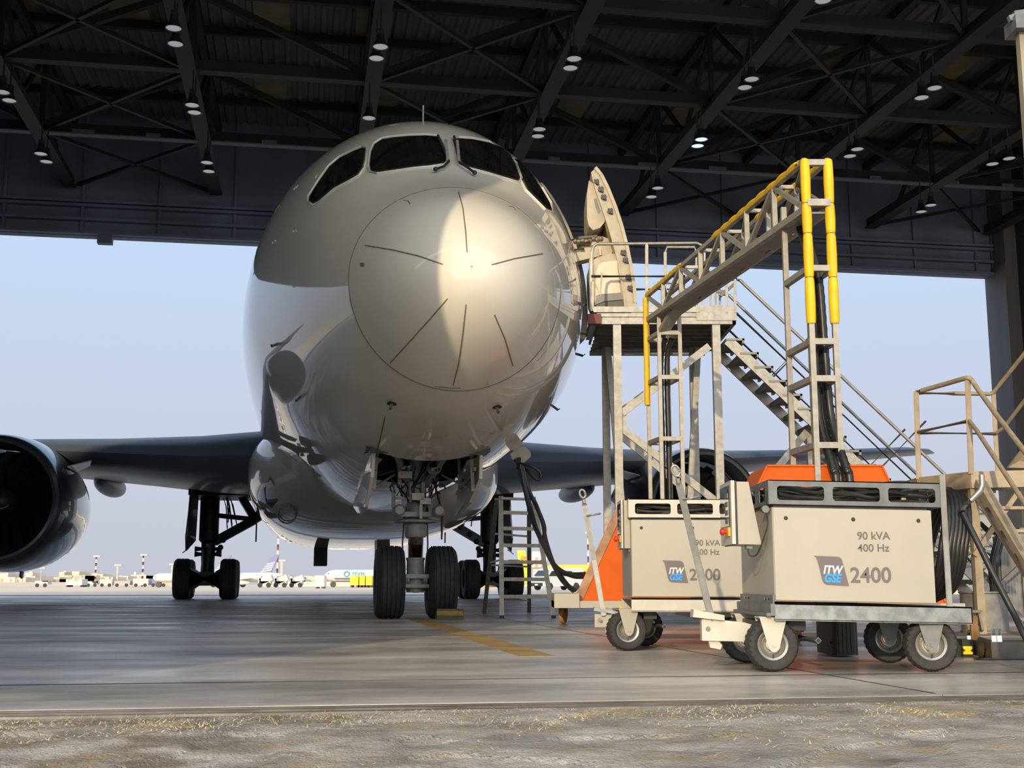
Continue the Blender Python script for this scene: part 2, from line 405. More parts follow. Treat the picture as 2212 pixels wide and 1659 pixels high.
# long beams and cross girders
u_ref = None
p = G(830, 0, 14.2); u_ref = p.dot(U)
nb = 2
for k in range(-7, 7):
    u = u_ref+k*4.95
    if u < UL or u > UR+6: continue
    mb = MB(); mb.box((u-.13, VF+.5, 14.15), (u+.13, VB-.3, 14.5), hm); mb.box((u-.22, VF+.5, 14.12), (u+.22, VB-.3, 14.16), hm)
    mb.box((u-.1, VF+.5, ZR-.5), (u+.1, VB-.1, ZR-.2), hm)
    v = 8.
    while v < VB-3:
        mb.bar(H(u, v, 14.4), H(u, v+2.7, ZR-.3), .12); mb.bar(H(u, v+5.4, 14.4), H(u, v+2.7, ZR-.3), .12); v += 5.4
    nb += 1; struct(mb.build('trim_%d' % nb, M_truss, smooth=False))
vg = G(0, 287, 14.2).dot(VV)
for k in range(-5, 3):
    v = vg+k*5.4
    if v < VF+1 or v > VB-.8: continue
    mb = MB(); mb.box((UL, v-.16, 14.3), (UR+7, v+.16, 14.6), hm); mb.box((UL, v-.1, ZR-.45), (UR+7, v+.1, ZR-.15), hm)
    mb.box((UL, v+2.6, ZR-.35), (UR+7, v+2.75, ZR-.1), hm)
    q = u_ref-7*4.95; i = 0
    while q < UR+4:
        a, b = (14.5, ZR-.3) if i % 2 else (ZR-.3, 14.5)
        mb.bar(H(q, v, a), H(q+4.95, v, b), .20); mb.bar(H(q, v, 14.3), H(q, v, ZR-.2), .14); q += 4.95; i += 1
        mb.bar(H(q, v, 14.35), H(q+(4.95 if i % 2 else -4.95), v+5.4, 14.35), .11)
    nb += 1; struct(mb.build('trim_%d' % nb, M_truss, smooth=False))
# cable tray with pale clips along the girder nearest the far opening
mb = MB(); v = vg-.3; mb.box((UL, v-.14, 14.16), (UR+7, v+.14, 14.2), hm)
q = UL+.5
while q < UR+6:
    l = random.uniform(.35, .8); mb.box((q, v-.18, 14.14), (q+l, v-.14, 14.3), hm); q += l+random.uniform(1.5, 3.4)
nb += 1; struct(mb.build('trim_%d' % nb, mat('cable_tray', (.12, .125, .14), .6), smooth=False))
# cream column with bracket at the right of the door track
mb = MB(); c = W(2199, 160, 6.0); zt = W(2199, 78, 6.0).z
mb.box((c.x, 5.95, 0), (c.x+.22, 6.0, zt)); nb += 1
cl = mb.build('trim_%d' % nb, mat('column_cream', (.30, .27, .19), .55, var=.2, scale=5), smooth=False); struct(cl)
mb = MB(); mb.box((c.x-.035, 5.9, zt), (c.x+.3, 6.05, zt+.075)); mb.bar((c.x-.05, 5.95, zt+.07), (c.x+.2, 5.95, zt+.16), .03); mb.bar((c.x, 6.0, zt+.12), (c.x+.3, 6.0, zt+.17), .03)
nb += 1; struct(mb.build('trim_%d' % nb, M_galvp, smooth=False))

# ------------------------------------------------------------------ high bay lamps
M_lamp = mat('lamp_diffuser', (.6, .6, .6), .5, emit=(.9, .93, 1), es=.25, var=0)
M_lampon = mat('lamp_diffuser_lit', (.7, .75, .8), .5, emit=(.55, .75, 1), es=1.3, var=0)
lamps = [((375, 62), (379, 96)), ((415, 228), (420, 244)), ((447, 352), (451, 371)), ((5, 200), (20, 218)), ((88, 333), (100, 350)), ((822, 102), (813, 127)),
         ((797, 256),), ((1240, 128), (1232, 148)), ((1165, 280), (1162, 295)), ((1624, 172), (1609, 190)), ((1515, 302), (1507, 316)), ((1421, 407), (1407, 426)),
         ((2019, 191), (1991, 212)), ((1852, 323), (1836, 338)), ((2011, 444), (1990, 458)), ((2180, 343), (2144, 355)), ((1778, 2),)]
where = ['first beam, nearest the top of the picture, left part', 'second beam above the left wing', 'second beam lowest before the far opening', 'beam at the left picture edge, upper', 'beam at the left picture edge, lower',
         'beam above the cockpit, upper', 'beam just above the cockpit roof', 'beam right of the nose, upper', 'beam right of the nose, lower', 'beam above the yellow padded mast, upper',
         'beam above the truss', 'beam between the open door and the mast', 'right part of the roof, highest', 'right part of the roof beside the mast top', 'lowest on the right near the far wall', 'right picture edge', 'top picture edge right of centre']
def make_lamp(p, lit, label, grp):
    t = thing('high_bay_lamp', label, 'lamp', p, group=grp)
    mb = MB(); mb.lathe([(.04, .34), (.09, .32), (.11, .16), (.19, .02), (.2, 0), (.18, 0), (.1, .15)], p, Z, 20)
    mb.tube(p+Z*.3, p+Z*(14.15-p.z), .02, 6); mb.box((p.x-.07, p.y-.07, p.z+.3), (p.x+.07, p.y+.07, p.z+.44)); mb.build('housing', M_dark, t)
    mb = MB(); mb.lathe([(0, .02), (.175, .015)], p, Z, 20); mb.build('diffuser', M_lampon if lit else M_lamp, t)
for i, pr in enumerate(lamps):
    for j, q in enumerate(pr):
        p = G(q[0], q[1], 13.1)
        sc = 'lit bluish' if i == 10 else 'pale'
        which = '' if len(pr) == 1 else ('upper of two, ' if j == 0 else 'lower of two, ')
        make_lamp(p, i == 10, '%s lamp, %s%s' % (sc, which, where[i].replace(',', '')), 'high bay lamps under the hangar roof')

# ------------------------------------------------------------------ aircraft
plane = thing('airliner', 'pearl white wide-body airliner nosed into the hangar above its twin nose wheels', 'airplane', tuple(A(6.1, 0)))
Q = [0, .1, .316, .55, .837, 1.14, 1.41, 1.73, 2, 2.24, 2.45, 2.83, 3.16, 3.46]
f_w = interp(Q, [0, .12, .37, .63, .93, 1.22, 1.5, 1.83, 2.10, 2.34, 2.54, 2.74, 2.84, 2.88])
f_t = interp(Q, [3.72, 3.84, 4.10, 4.37, 4.70, 5.04, 5.42, 6.16, 6.83, 7.30, 7.62, 7.95, 8.08, 8.12])
f_b = interp(Q, [3.72, 3.60, 3.40, 3.17, 2.91, 2.66, 2.47, 2.31, 2.2, 2.13, 2.09, 2.05, 2.04, 2.04])
f_c = interp(Q, [3.72, 3.72, 3.74, 3.78, 3.84, 3.92, 4.02, 4.18, 4.35, 4.52, 4.66, 4.86, 4.96, 5.0])
f_tail = interp([0, 38, 44, 52, 58, 61], [0, 0, .28, .65, .88, .97])
SEND = 61.0
def fus(s, ph, off=0.0):
    q = sqrt(max(s, 0)); w, t, b, c = f_w(q), f_t(q), f_b(q), f_c(q)
    k = f_tail(s); w *= 1-k; b = b+(t-b)*k*.86; t = t-.6*k; c = c+(t-.6-c)*k; c = max(min(c, t-.05), b+.05)
    u = cos(ph)*w; z = c+(t-c)*sin(ph) if sin(ph) > 0 else c+(c-b)*sin(ph)
    p = A(s, u, z)
    return p
SS = [0, .004, .015, .04, .08, .13, .2, .3, .42, .56, .72, .9, 1.1, 1.32, 1.56, 1.82, 2.1, 2.4, 2.7, 3.0, 3.3, 3.65, 4.0, 4.4, 4.8, 5.3, 5.8, 6.4, 7, 7.8, 8.6, 9.5, 10.5, 12, 14, 17, 20, 24, 28, 33, 38, 40, 42, 44, 47, 50, 53, 56, 58, 60, 61]
NF = 96
fb = MB()
for s in SS:
    fb.v += [fus(s, 2*pi*k/NF) for k in range(NF)]
BAY = (4.45, 7.0, .62)        # nose gear bay cut-out: from, to, half width
cut = []
for i in range(len(SS)-1):
    for k in range(NF):
        l = (k+1) % NF; f = (i*NF+k, i*NF+l, (i+1)*NF+l, (i+1)*NF+k); fb.f.append(f)
fb.f.append(tuple((len(SS)-1)*NF+k for k in range(NF)))
bvh = BVHTree.FromPolygons(fb.v, fb.f)
def onskin(px, py, off=.006):
    h, n, i, d = bvh.ray_cast(CP, ray(px, py).normalized())
    if h is None: return None
    if n.dot(ray(px, py)) > 0: n = -n
    return h+n*off
# cut the nose gear bay: delete faces and close with a recessed box
keep = []
for f in fb.f:
    c = sum((fb.v[i] for i in f), V())/len(f); r = c-NOSE; s_, u_ = r.dot(VV), r.dot(U)
    if BAY[0] < s_ < BAY[1] and abs(u_) < BAY[2]+.04 and c.z < 3: continue
    keep.append(f)
fb.f = keep
fus_o = fb.build('fuselage', M_pearl, plane, ang=60)
def hp(s, u, z): return A(s, u, z)
mb = MB()
s0, s1, b0, zt = 4.3, 7.1, .8, 3.3
am = lambda p: A(p.x, p.y, p.z)
for lo_, hi_ in (((s0, -b0, zt), (s1, b0, zt+.05)), ((s0, -b0-.05, 2.3), (s1, -b0, zt)), ((s0, b0, 2.3), (s1, b0+.05, zt)), ((s0-.05, -b0, 2.25), (s0, b0, zt)), ((s1, -b0, 2.2), (s1+.05, b0, zt))):
    mb.box(lo_, hi_, am)
for k in range(6): mb.box((s0+.2+k*.42, -b0, zt-.14), (s0+.26+k*.42, b0, zt), am)
mb.build('gear_bay', M_dark, plane, smooth=False)
# windows: outlines on the skin
def fillpatch(outline, off, nsub=14):
    """grid patch on the skin inside a pixel outline"""
    mb = MB(); n = len(outline); cx = sum(p[0] for p in outline)/n; cy = sum(p[1] for p in outline)/n
    rings = 7; idx = []
    dense = []
    for i in range(n):
        a, b = outline[i], outline[(i+1) % n]
        L = max(1, int(sqrt((a[0]-b[0])**2+(a[1]-b[1])**2)/6))
        for k in range(L): dense.append((a[0]+(b[0]-a[0])*k/L, a[1]+(b[1]-a[1])*k/L))
    m = len(dense)
    for r in range(rings+1):
        t = r/rings
        for p in dense:
            q = onskin(cx+(p[0]-cx)*t if t > 0 else cx, cy+(p[1]-cy)*t if t > 0 else cy, off)
            mb.v.append(q if q is not None else mb.v[-1])
    for r in range(rings):
        for k in range(m):
            l = (k+1) % m; mb.f.append((r*m+k, r*m+l, (r+1)*m+l, (r+1)*m+k))
    return mb, dense
def grow(o, g):
    n = len(o); cx = sum(p[0] for p in o)/n; cy = sum(p[1] for p in o)/n; out = []
    for i in range(n):
        a, b, c = o[i-1], o[i], o[(i+1) % n]
        def nrm(p, q):
            dx, dy = q[0]-p[0], q[1]-p[1]; L = sqrt(dx*dx+dy*dy) or 1; return (dy/L, -dx/L)
        n1, n2 = nrm(a, b), nrm(b, c); x, y = n1[0]+n2[0], n1[1]+n2[1]; L = sqrt(x*x+y*y) or 1; x, y = x/L, y/L
        if x*(b[0]-cx)+y*(b[1]-cy) < 0: x, y = -x, -y
        out.append((b[0]+x*g, b[1]+y*g))
    return out
wins = [
 [(803, 368), (801, 357), (804, 330), (811, 314), (826, 304), (850, 300), (885, 297), (920, 296), (945, 298), (951, 306), (957, 325), (962, 345), (958, 351), (930, 355), (890, 359), (850, 365), (815, 370)],
 [(980, 303), (990, 302), (1020, 304), (1055, 311), (1085, 322), (1099, 334), (1110, 354), (1121, 385), (1118, 389), (1090, 380), (1050, 368), (1010, 358), (1000, 352), (988, 330)],
 [(789, 323), (787, 340), (782, 362), (772, 376), (750, 388), (720, 404), (690, 430), (678, 437), (670, 433), (671, 426), (690, 396), (714, 362), (735, 344), (765, 329), (783, 322)],
 [(1112, 345), (1118, 346), (1135, 360), (1150, 382), (1166, 408), (1185, 440), (1190, 455), (1180, 448), (1160, 428), (1140, 408), (1128, 385)]]
for i, wn in enumerate(wins):
    mb, _ = fillpatch(grow(wn, 2.0), .012); g_o = mb.build('window_frame', M_gasket, plane)
    mb, _ = fillpatch(wn, .018); mb.build('windshield', M_glass, plane)
    mb = MB(); pts = [onskin(*p, .008) for p in grow(wn, 5.5)]
    pts = [p for p in pts if p is not None]; mb.path(pts, .012, 6, closed=(i != 3)); mb.build('window_surround', M_pearl, g_o)
def skinline(pts, r, name, m, off=.0, closed=False, dens=6, parent=None):
    out = []
    for i in range(len(pts)-1+(1 if closed else 0)):
        a, b = pts[i], pts[(i+1) % len(pts)]; L = max(1, int(sqrt((a[0]-b[0])**2+(a[1]-b[1])**2)/dens))
        for k in range(L):
            q = onskin(a[0]+(b[0]-a[0])*k/L, a[1]+(b[1]-a[1])*k/L, off)
            if q is not None: out.append(q)
    if not closed:
        q = onskin(*pts[-1], off)
        if q is not None: out.append(q)
    if len(out) < 2: return
    mb = MB(); mb.path(out, r, 6, closed=closed); return mb.build(name, m, parent or plane)
seam = []
for k in range(60):
    a = 2*pi*k/60; seam.append(fus(1.31, a))
mb = MB(); mb.path(seam, .007, 6, closed=True); mb.build('radome_seam', M_line, plane)
for st in ([(991, 415), (1000, 450), (1006, 500), (1009, 545)], [(789, 530), (850, 540), (905, 553), (957, 571)], [(1062, 572), (1110, 559), (1172, 548)], [(967, 645), (930, 688), (885, 738), (843, 784)], [(1007, 658), (1000, 720), (990, 790), (979, 832)], [(1068, 680), (1090, 730), (1108, 790)]):
    skinline(st, .007, 'diverter_strip', M_strip, .002)
skinline([(940, 835), (975, 838), (995, 838)], .006, 'panel_seam', M_line)
skinline([(832, 900), (822, 945), (812, 985)], .008, 'panel_seam', M_line)
skinline([(517, 690), (514, 640), (522, 590), (533, 550)], .008, 'panel_seam', M_line)
for c in ((872, 432), (1100, 446)):
    skinline([(c[0], c[1]), (c[0]+10, c[1]+2), (c[0]+14, c[1]+9)], .006, 'latch_mark', M_line)
mk = onskin(783, 570, .004)
n1 = onskin(778, 570, .004); n2 = onskin(795, 571, .004)
text_mesh('1251', .06, n1-Z*.03, (n2-n1), Z, 'stencil_number', M_line, plane, depth=.004)
text_mesh('J', .1, onskin(1052, 826, .01), onskin(1060, 826, .01)-onskin(1052, 826, .01), Z, 'stencil_letter', M_line, plane, depth=.004)
# wipers
for pts, blade in (([(966, 347), (969, 357), (958, 368), (941, 374)], ((946, 300), (966, 350))), ([(989, 350), (992, 360), (1008, 370), (1023, 381)], ((980, 302), (990, 352)))):
    w = sub('wiper', plane)
    mb = MB(); q = [onskin(*p, .05) for p in pts]; mb.path(q, .016, 8); mb.sphere(q[-1], .03); mb.build('wiper_arm', M_dark, w)
    mb = MB(); a, b = [onskin(*p, .045) for p in blade]; mb.path([a, (a+b)/2+(b-a).cross(U).normalized()*0, b], .018, 8)
    mb.build('wiper_blade', M_gasket, w); mb = MB(); mb.bar(onskin(blade[1][0]-4, blade[1][1]-38, .06), onskin(blade[1][0], blade[1][1]+4, .06), .035, .03); mb.build('wiper_bracket', M_gearp, w)
# antenna, probes
p = A(5.2, -.05, f_t(sqrt(5.2))-.02); mb = MB(); mb.path([p, p+Z*.27], .012, 8); mb.build('antenna', M_gearp, plane)
for (px, py, dx, dy) in ((600, 743, -1, .3), (650, 857, -1, 0), (848, 868, -.2, -1), (1072, 876, .3, -1), (1195, 878, 1, -.3), (1247, 765, 1, 0), (1249, 655, 1, 0)):
    q = None
    for k in range(12):
        q = onskin(px-k*4*(1 if px > 1100 else 0)+0, py, 0)
        if q: break
    if q is None: continue
    r = q-NOSE; out = (q-A(r.dot(VV), 0, 4.6)).normalized()
    mb = MB(); mb.bar(q-out*.02, q+out*.09, .035, .014, up=VV); mb.path([q+out*.09-VV*.13, q+out*.09+VV*.03], .009, 8); mb.build('pitot_probe', M_dark, plane)
for (px, py) in ((848, 872), (1072, 879)):
    q = onskin(px, py, .0)
    mb = MB(); mb.sphere(q, .07, 12, 8, (1, 1, .35)); mb.build('sensor_dome', M_dark, plane)
# belly fairing
fb2 = MB(); NB = 64
bs = [13.0, 13.5, 14.2, 15.2, 16.5, 18, 21, 25, 29, 33, 36, 38.5, 40]
bw = interp([13, 15, 17, 20, 30, 36, 40], [1.7, 2.55, 2.95, 3.12, 3.12, 2.9, 1.6]); bb = interp([13, 15, 17, 20, 30, 36, 40], [2.2, 1.96, 1.80, 1.68, 1.68, 1.9, 2.5])
for s in bs:
    w, b = bw(s), bb(s)
    for k in range(NB):
        a = 2*pi*k/NB; c, sn = cos(a), sin(a)
        fb2.v.append(A(s, w*(abs(c)**.72)*(1 if c > 0 else -1), 3.2+((3.2-b) if sn < 0 else 1.1)*(abs(sn)**.72)*(1 if sn > 0 else -1)))
for i in range(len(bs)-1):
    for k in range(NB):
        l = (k+1) % NB; fb2.f.append((i*NB+k, i*NB+l, (i+1)*NB+l, (i+1)*NB+k))
fb2.f.append(tuple(reversed(range(NB)))); fb2.f.append(tuple((len(bs)-1)*NB+k for k in range(NB)))
fair = fb2.build('belly_fairing', M_pearl, plane, ang=60)
bv2 = BVHTree.FromPolygons(fb2.v, fb2.f)
def onfair(px, py, off=.02):
    h, n, i, d = bv2.ray_cast(CP, ray(px, py).normalized())
    if h is None: return None
    if n.dot(ray(px, py)) > 0: n = -n
    return h+n*off
for pl in ([(573, 1055), (585, 1030), (592, 1042), (600, 1080), (590, 1095), (577, 1085)],):
    pts = [onfair(*p) for p in pl]
    if all(p is not None for p in pts):
        mb = MB(); mb.prism(pts, VV*.12-U*.02); mb.build('air_inlet', M_black, plane, smooth=False)
q = [onfair(621+20*cos(a*pi/8), 1108+20*sin(a*pi/8), .03) for a in range(16)]
if all(p is not None for p in q):
    mb = MB(); mb.path(q, .02, 6, closed=True); mb.build('access_ring', M_gearp, plane)
# wings
def airfoil(chord, thick, s0, u, z0, drop):
    up = []; lo_ = []
    n = 12
    for i in range(n+1):
        x = (1-cos(pi*i/n))/2
        y = 5*thick*(.2969*sqrt(x)-.126*x-.3516*x*x+.2843*x**3-.1036*x**4)
        zc = z0-drop*x+.35*thick*chord*.4*sin(pi*x)
        up.append(A(s0+x*chord, u, zc+y*chord)); lo_.append(A(s0+x*chord, u, zc-y*chord*.9))
    return up+lo_[::-1][1:-1]
wst = [(2.2, 17.8, 33.2, 3.62, .115, .02), (4.5, 20.2, 33.3, 3.78, .115, .05), (7.0, 22.7, 33.4, 4.08, .11, .08), (10.0, 25.3, 33.8, 4.42, .105, .12), (14.5, 28.9, 35.9, 4.98, .10, .10), (19.5, 32.9, 38.2, 5.62, .095, .08), (24.0, 36.4, 40.4, 6.22, .09, .05), (26.2, 38.8, 41.4, 6.50, .08, .03), (27.8, 41.3, 42.2, 6.66, .07, .0)]
for sd in (-1, 1):
    mb = MB(); secs = [airfoil(te-le, th, le, sd*u, z, dr) for (u, le, te, z, th, dr) in wst]; n = len(secs[0])
    for sc in secs: mb.v += sc
    for i in range(len(secs)-1):
        for k in range(n):
            l = (k+1) % n; mb.f.append((i*n+k, i*n+l, (i+1)*n+l, (i+1)*n+k))
    mb.f.append(tuple((len(secs)-1)*n+k for k in range(n)))
    w = mb.build('wing', M_wing, plane, ang=50)
    for (u, s, zz, ln, rr) in ((8.6, 33.6, 4.02, 2.6, .42), (14.0, 34.9, 4.72, 2.0, .34), (20.0, 37.8, 5.4, 1.6, .26)):
        mb = MB(); c = A(s, sd*u, zz); mb.sphere(V(), 1, 20, 12); o_ = mb
        mb.v = [A(s+p.y*ln, sd*u+p.x*rr, zz+p.z*rr*.95) for p in mb.v]; mb.build('flap_fairing', M_wing, w)
    # engine
    e = sub('engine', plane); EU, ES, EZ = 9.75*sd, 21.6, 2.70
    c = A(ES, EU, EZ)
    mb = MB(); mb.lathe([(1.50, 1.3), (1.42, .9), (1.40, .5), (1.46, .14), (1.53, .02), (1.60, 0), (1.67, .05), (1.74, .25), (1.82, .8), (1.87, 1.7), (1.88, 2.6), (1.82, 3.8), (1.68, 5.0), (1.52, 5.9), (1.48, 5.9), (1.5, 5.0)], c, VV, 64); mb.build('nacelle', M_navy, e, ang=60)
    mb = MB(); mb.lathe([(1.455, .15), (1.52, .018), (1.60, -.008), (1.68, .045)], c, VV, 64); mb.build('intake_lip', mat('lip_metal', (.12, .13, .16), .25, metal=.8, var=.1), e)
    mb = MB(); mb.lathe([(1.41, .85), (1.43, .87), (1.41, .9)], c, VV, 64); mb.build('intake_seam', mat('seam_grey', (.14, .15, .16), .5), e)
    mb = MB(); mb.lathe([(0, .9), (.12, .93), (.28, 1.1), (.40, 1.35), (.42, 1.5), (0, 1.5)], c, VV, 32); sp_ = mb.build('spinner', M_black, e)
    mb = MB(); x_, y_, _d = frame(VV); mb.path([c+VV*(.99)+(x_*cos(t*.45)+y_*sin(t*.45))*(.06+.012*t) for t in range(14)], .012, 6); mb.build('spiral_mark', M_gearp, sp_)
    mb = MB()
    for k in range(18):
        a = 2*pi*k/18+.1; e1 = x_*cos(a)+y_*sin(a); e2 = -x_*sin(a)+y_*cos(a)
        R = [];
        for j in range(6):
            r = .38+1.02*j/5; tw = .5+.6*j/5; ch = .16+.09*sin(pi*j/5)
            p0 = c+VV*1.3+e1*r+e2*(.10*sin(j*.7)); dv = (e2*sin(tw)+VV*cos(tw)*-1)*ch
            R += [p0-dv, p0, p0+dv+VV*.02]
        b = len(mb.v); mb.v += R
        for j in range(5):
            for i in range(2): mb.f.append((b+j*3+i, b+j*3+i+1, b+j*3+i+4, b+j*3+i+3))
    mb.build('fan', mat('fan_blades', (.025, .028, .035), .35, metal=.5), e)
    mb = MB(); mb.lathe([(0, 2.0), (1.46, 2.0)], c, VV, 48); mb.build('fan_backing', M_black, e)
    mb = MB(); mb.lathe([(0, 7.4), (.3, 6.9), (.75, 5.6), (.95, 4.4), (.95, 2.2)], c, VV, 32); mb.build('core_nozzle', M_dark, e)
    # pylon
    mb = MB(); P = [A(ES+1.6, EU, EZ+1.5), A(ES+4.6, EU, EZ+1.95), A(ES+8.5, EU, EZ+1.6), A(ES+8.5, EU, EZ+1.2), A(ES+5.5, EU, EZ+1.2)]
    mb.prism([p-U*.22 for p in P], U*.44); mb.build('pylon', M_navy, e)
    mb = MB(); P = [A(ES+.9, 0, 0), A(ES+2.3, 0, 0), A(ES+2.5, 0, 0)]; ia = -sd
    b1 = c+VV*1.2+U*(ia*1.62)+Z*.98; b2 = c+VV*2.5+U*(ia*1.66)+Z*.96; t1 = c+VV*2.2+U*(ia*2.35)+Z*1.33; t2 = c+VV*2.55+U*(ia*2.40)+Z*1.36
    mb.prism([b1, b2, t2, t1], Z*.03); mb.build('strake', M_pearl, e, smooth=False)
    q = c+VV*3.8-Z*1.78; mb = MB(); mb.prism([q, q+VV*.35, q+VV*.2-Z*.26, q-VV*.05-Z*.2], U*.05); mb.build('drain_mast', mat('mast_red', (.09, .02, .03), .5), e, smooth=False)
# tail
mb = MB(); mb.prism([A(50, -.15, 7.4), A(58.5, -.15, 7.6), A(62.5, -.15, 16.6), A(59.6, -.15, 16.6)], U*.3); mb.build('tail_fin', M_navy, plane, smooth=False)
for sd in (-1, 1):
    mb = MB(); mb.prism([A(54, sd*.5, 6.9), A(59.5, sd*.5, 6.9), A(62, sd*9.5, 7.8), A(60.2, sd*9.5, 7.8)], Z*.18); mb.build('tailplane', M_wing, plane, smooth=False)
# tyres -----------------------------------------------------------
def wheel(c, R, w, ax, name, parent, hubm, grooves=4, rim=.5):
    t = sub(name, parent)
    h = w/2; pr = [(R*rim, -h*.78), (R*rim*1.04, -h*.9), (R*.72, -h), (R*.88, -h*.96), (R*.955, -h*.80)]
    xs = []
    for g in range(grooves):
        gx = -h*.62+g*(h*1.24)/(grooves-1) if grooves > 1 else 0
        xs.append(gx)
    pr.append((R*.985, -h*.70))
    for gx in xs: pr += [(R, gx-.012), (R-.014, gx-.008), (R-.014, gx+.008), (R, gx+.012)]
    pr += [(R*.985, h*.70), (R*.955, h*.80), (R*.88, h*.96), (R*.72, h), (R*rim*1.04, h*.9), (R*rim, h*.78)]
    mb = MB(); mb.lathe(pr, c, ax, 48)
    cz = V(c).z
    # slight contact flat
    mb.v = [V((p.x, p.y, max(p.z, .002))) for p in mb.v]
    mb.build('tire', M_tire, t, ang=30)
    mb = MB(); mb.lathe([(0, -h*.25), (R*.16, -h*.3), (R*.18, -h*.15), (R*.36, -h*.2), (R*.42, -h*.6), (R*.5, -h*.82), (R*.53, -h*.82), (R*.50, 0), (R*.53, h*.82), (R*.5, h*.82), (R*.42, h*.6), (R*.36, h*.2), (R*.18, h*.15), (R*.16, h*.3), (0, h*.25)], c, ax, 32)
    for k in range(8):
        a = k*pi/4; x_, y_, d_ = frame(V(ax)); p = V(c)+x_*cos(a)*R*.28+y_*sin(a)*R*.28
        mb.tube(p-d_*h*.35, p+d_*h*.35, R*.03, 8)
    mb.build('hub', hubm, t)
    return t
# nose gear -------------------------------------------------------
ng = sub('nose_gear', plane); GS = 6.1; RW = .535
for sd in (-1, 1): wheel(A(GS, sd*.385, RW-.005), RW, .43, U, 'nose_wheel', ng, M_gearp, 5)
mb = MB(); mb.tube(A(GS, -.38, RW), A(GS, .38, RW), .075, 16); mb.tube(A(GS-.08, 0, RW-.16), A(GS-.08, 0, RW-.05), .05, 10, .12)
for k in (-1, 1): mb.bar(A(GS-.12, k*.13, RW+.08), A(GS-.2, k*.13, RW-.02), .06, .1)
mb.bar(A(GS-.2, -.19, RW+.08), A(GS-.2, .19, RW+.08), .05, .06); mb.bar(A(GS-.2, -.19, RW-.06), A(GS-.2, .19, RW-.06), .04, .05); mb.build('axle', M_gearp, ng)
mb = MB(); mb.lathe([(.0, .38), (.13, .38), (.15, .5), (.135, .6), (.13, .84), (.14, .86), (.14, .89), (0, .89)], A(GS, 0, 0), Z, 24); mb.build('lower_strut', M_gearp, ng)
mb = MB(); mb.tube(A(GS, 0, .86), A(GS, 0, 1.30), .115, 24); mb.build('piston', mat('piston_reflection_streaks', (.30, .22, .19), .15, metal=1, var=.5, scale=4, stretch=(4, 4, .2)), ng)  # chrome piston; its reddish streaked reflections are put into the colour
mb = MB(); mb.lathe([(0, 1.19), (.145, 1.19), (.165, 1.22), (.165, 1.36), (.17, 1.38), (.15, 1.40), (.15, 3.2)], A(GS, 0, 0), Z, 24)
mb.build('upper_strut', M_gearp, ng)
mb = MB()      # steering collar with its actuators
mb.lathe([(.17, 1.40), (.33, 1.41), (.34, 1.44), (.20, 1.47)], A(GS, 0, 0), Z, 24)
mb.bar(A(GS-.25, -.32, 1.52), A(GS-.25, .32, 1.52), .05, .07); mb.bar(A(GS-.2, -.38, 1.76), A(GS-.2, .38, 1.76), .035, .04)
for k in (-1, 1):
    mb.lathe([(0, -.03), (.07, -.03), (.09, 0), (.09, .16), (.06, .2), (0, .2)], A(GS-.38, k*.29, 1.56), -VV, 20)
    mb.tube(A(GS-.25, k*.36, 1.62), A(GS-.25, k*.36, 1.86), .03, 12); mb.bar(A(GS-.15, k*.2, 1.5), A(GS-.15, k*.2, 1.95), .06); mb.tube(A(GS-.1, k*.32, 1.6), A(GS+.1, k*.15, 1.6), .06, 12)
    mb.bar(A(GS-.17, k*.09, 1.7), A(GS-.17, k*.09, 2.0), .05, .1)
mb.build('steering_unit', M_gearp, ng)
mb = MB(); mb.box((GS-.42, -.10, 1.72), (GS-.3, .08, 1.82), am); mb.box((GS-.42, .02, 1.66), (GS-.3, .18, 1.75), am); mb.bar(A(GS-.36, .04, 1.7), A(GS-.36, .04, 1.45), .04); mb.build('light_bracket', mat('light_grey_part', (.5, .49, .45), .4), ng)
mb = MB()
for k in (-1, 1):
    mb.bar(A(GS-.1, k*.12, 1.95), A(GS-1.35, k*.58, 2.75), .08, .07); mb.tube(A(GS, k*.1, 2.8), A(GS, k*.7, 2.9), .09, 14); mb.bar(A(GS-.2, k*.26, 1.95), A(GS-.2, k*.30, 2.9), .06)
    mb.tube(A(GS-.5, k*.35, 2.4), A(GS-.9, k*.5, 2.85), .06, 12)
mb.build('drag_brace', M_gearp, ng)
for k, (u, s_, z) in enumerate(((-.22, GS-.5, 2.22), (.22, GS-.5, 2.20), (-.36, GS-.8, 2.42), (.34, GS-.8, 2.42))):
    mb = MB(); mb.lathe([(0, -.02), (.09, -.02), (.11, .02), (.11, .15), (.06, .19), (0, .19)], A(s_, u, z), VV, 20); mb.tube(A(s_+.1, u, z), A(GS-.1, u*.4, z+.05), .03, 8)
    lt = mb.build('landing_light', M_gearp, ng); mb = MB(); mb.lathe([(0, -.035), (.06, -.03), (.085, -.022)], A(s_, u, z), VV, 20); mb.build('lens', M_glass, lt)
mb = MB(); mb.box((GS-.62, -.32, 2.02), (GS-.5, -.12, 2.12), am); tgp = mb.build('junction_box', M_gearp, ng)
mb = MB(); mb.prism([A(GS-.625, -.28, 2.06), A(GS-.625, -.25, 2.06), A(GS-.625, -.25, 2.09), A(GS-.625, -.28, 2.09)], -VV*.004); mb.build('red_mark', M_red, tgp, smooth=False)
mb = MB(); random.seed(3)
for k in range(16):
    u = random.uniform(-.35, .35); z = random.uniform(1.6, 1.9); pts = [A(GS-.28+random.uniform(-.05, .1), u, z)]
    for j in range(4): pts.append(pts[-1]+U*random.uniform(-.12, .12)+Z*random.uniform(.02, .22)+VV*random.uniform(-.05, .05))
    mb.path(pts, .011, 6)
for k in (-1, 1): mb.path([A(GS-.25, k*.34+.07*cos(t), 1.9+.07*sin(t)) for t in [j*.6 for j in range(9)]], .013, 6)
mb.build('hydraulic_lines', M_cable, ng)
mb = MB()
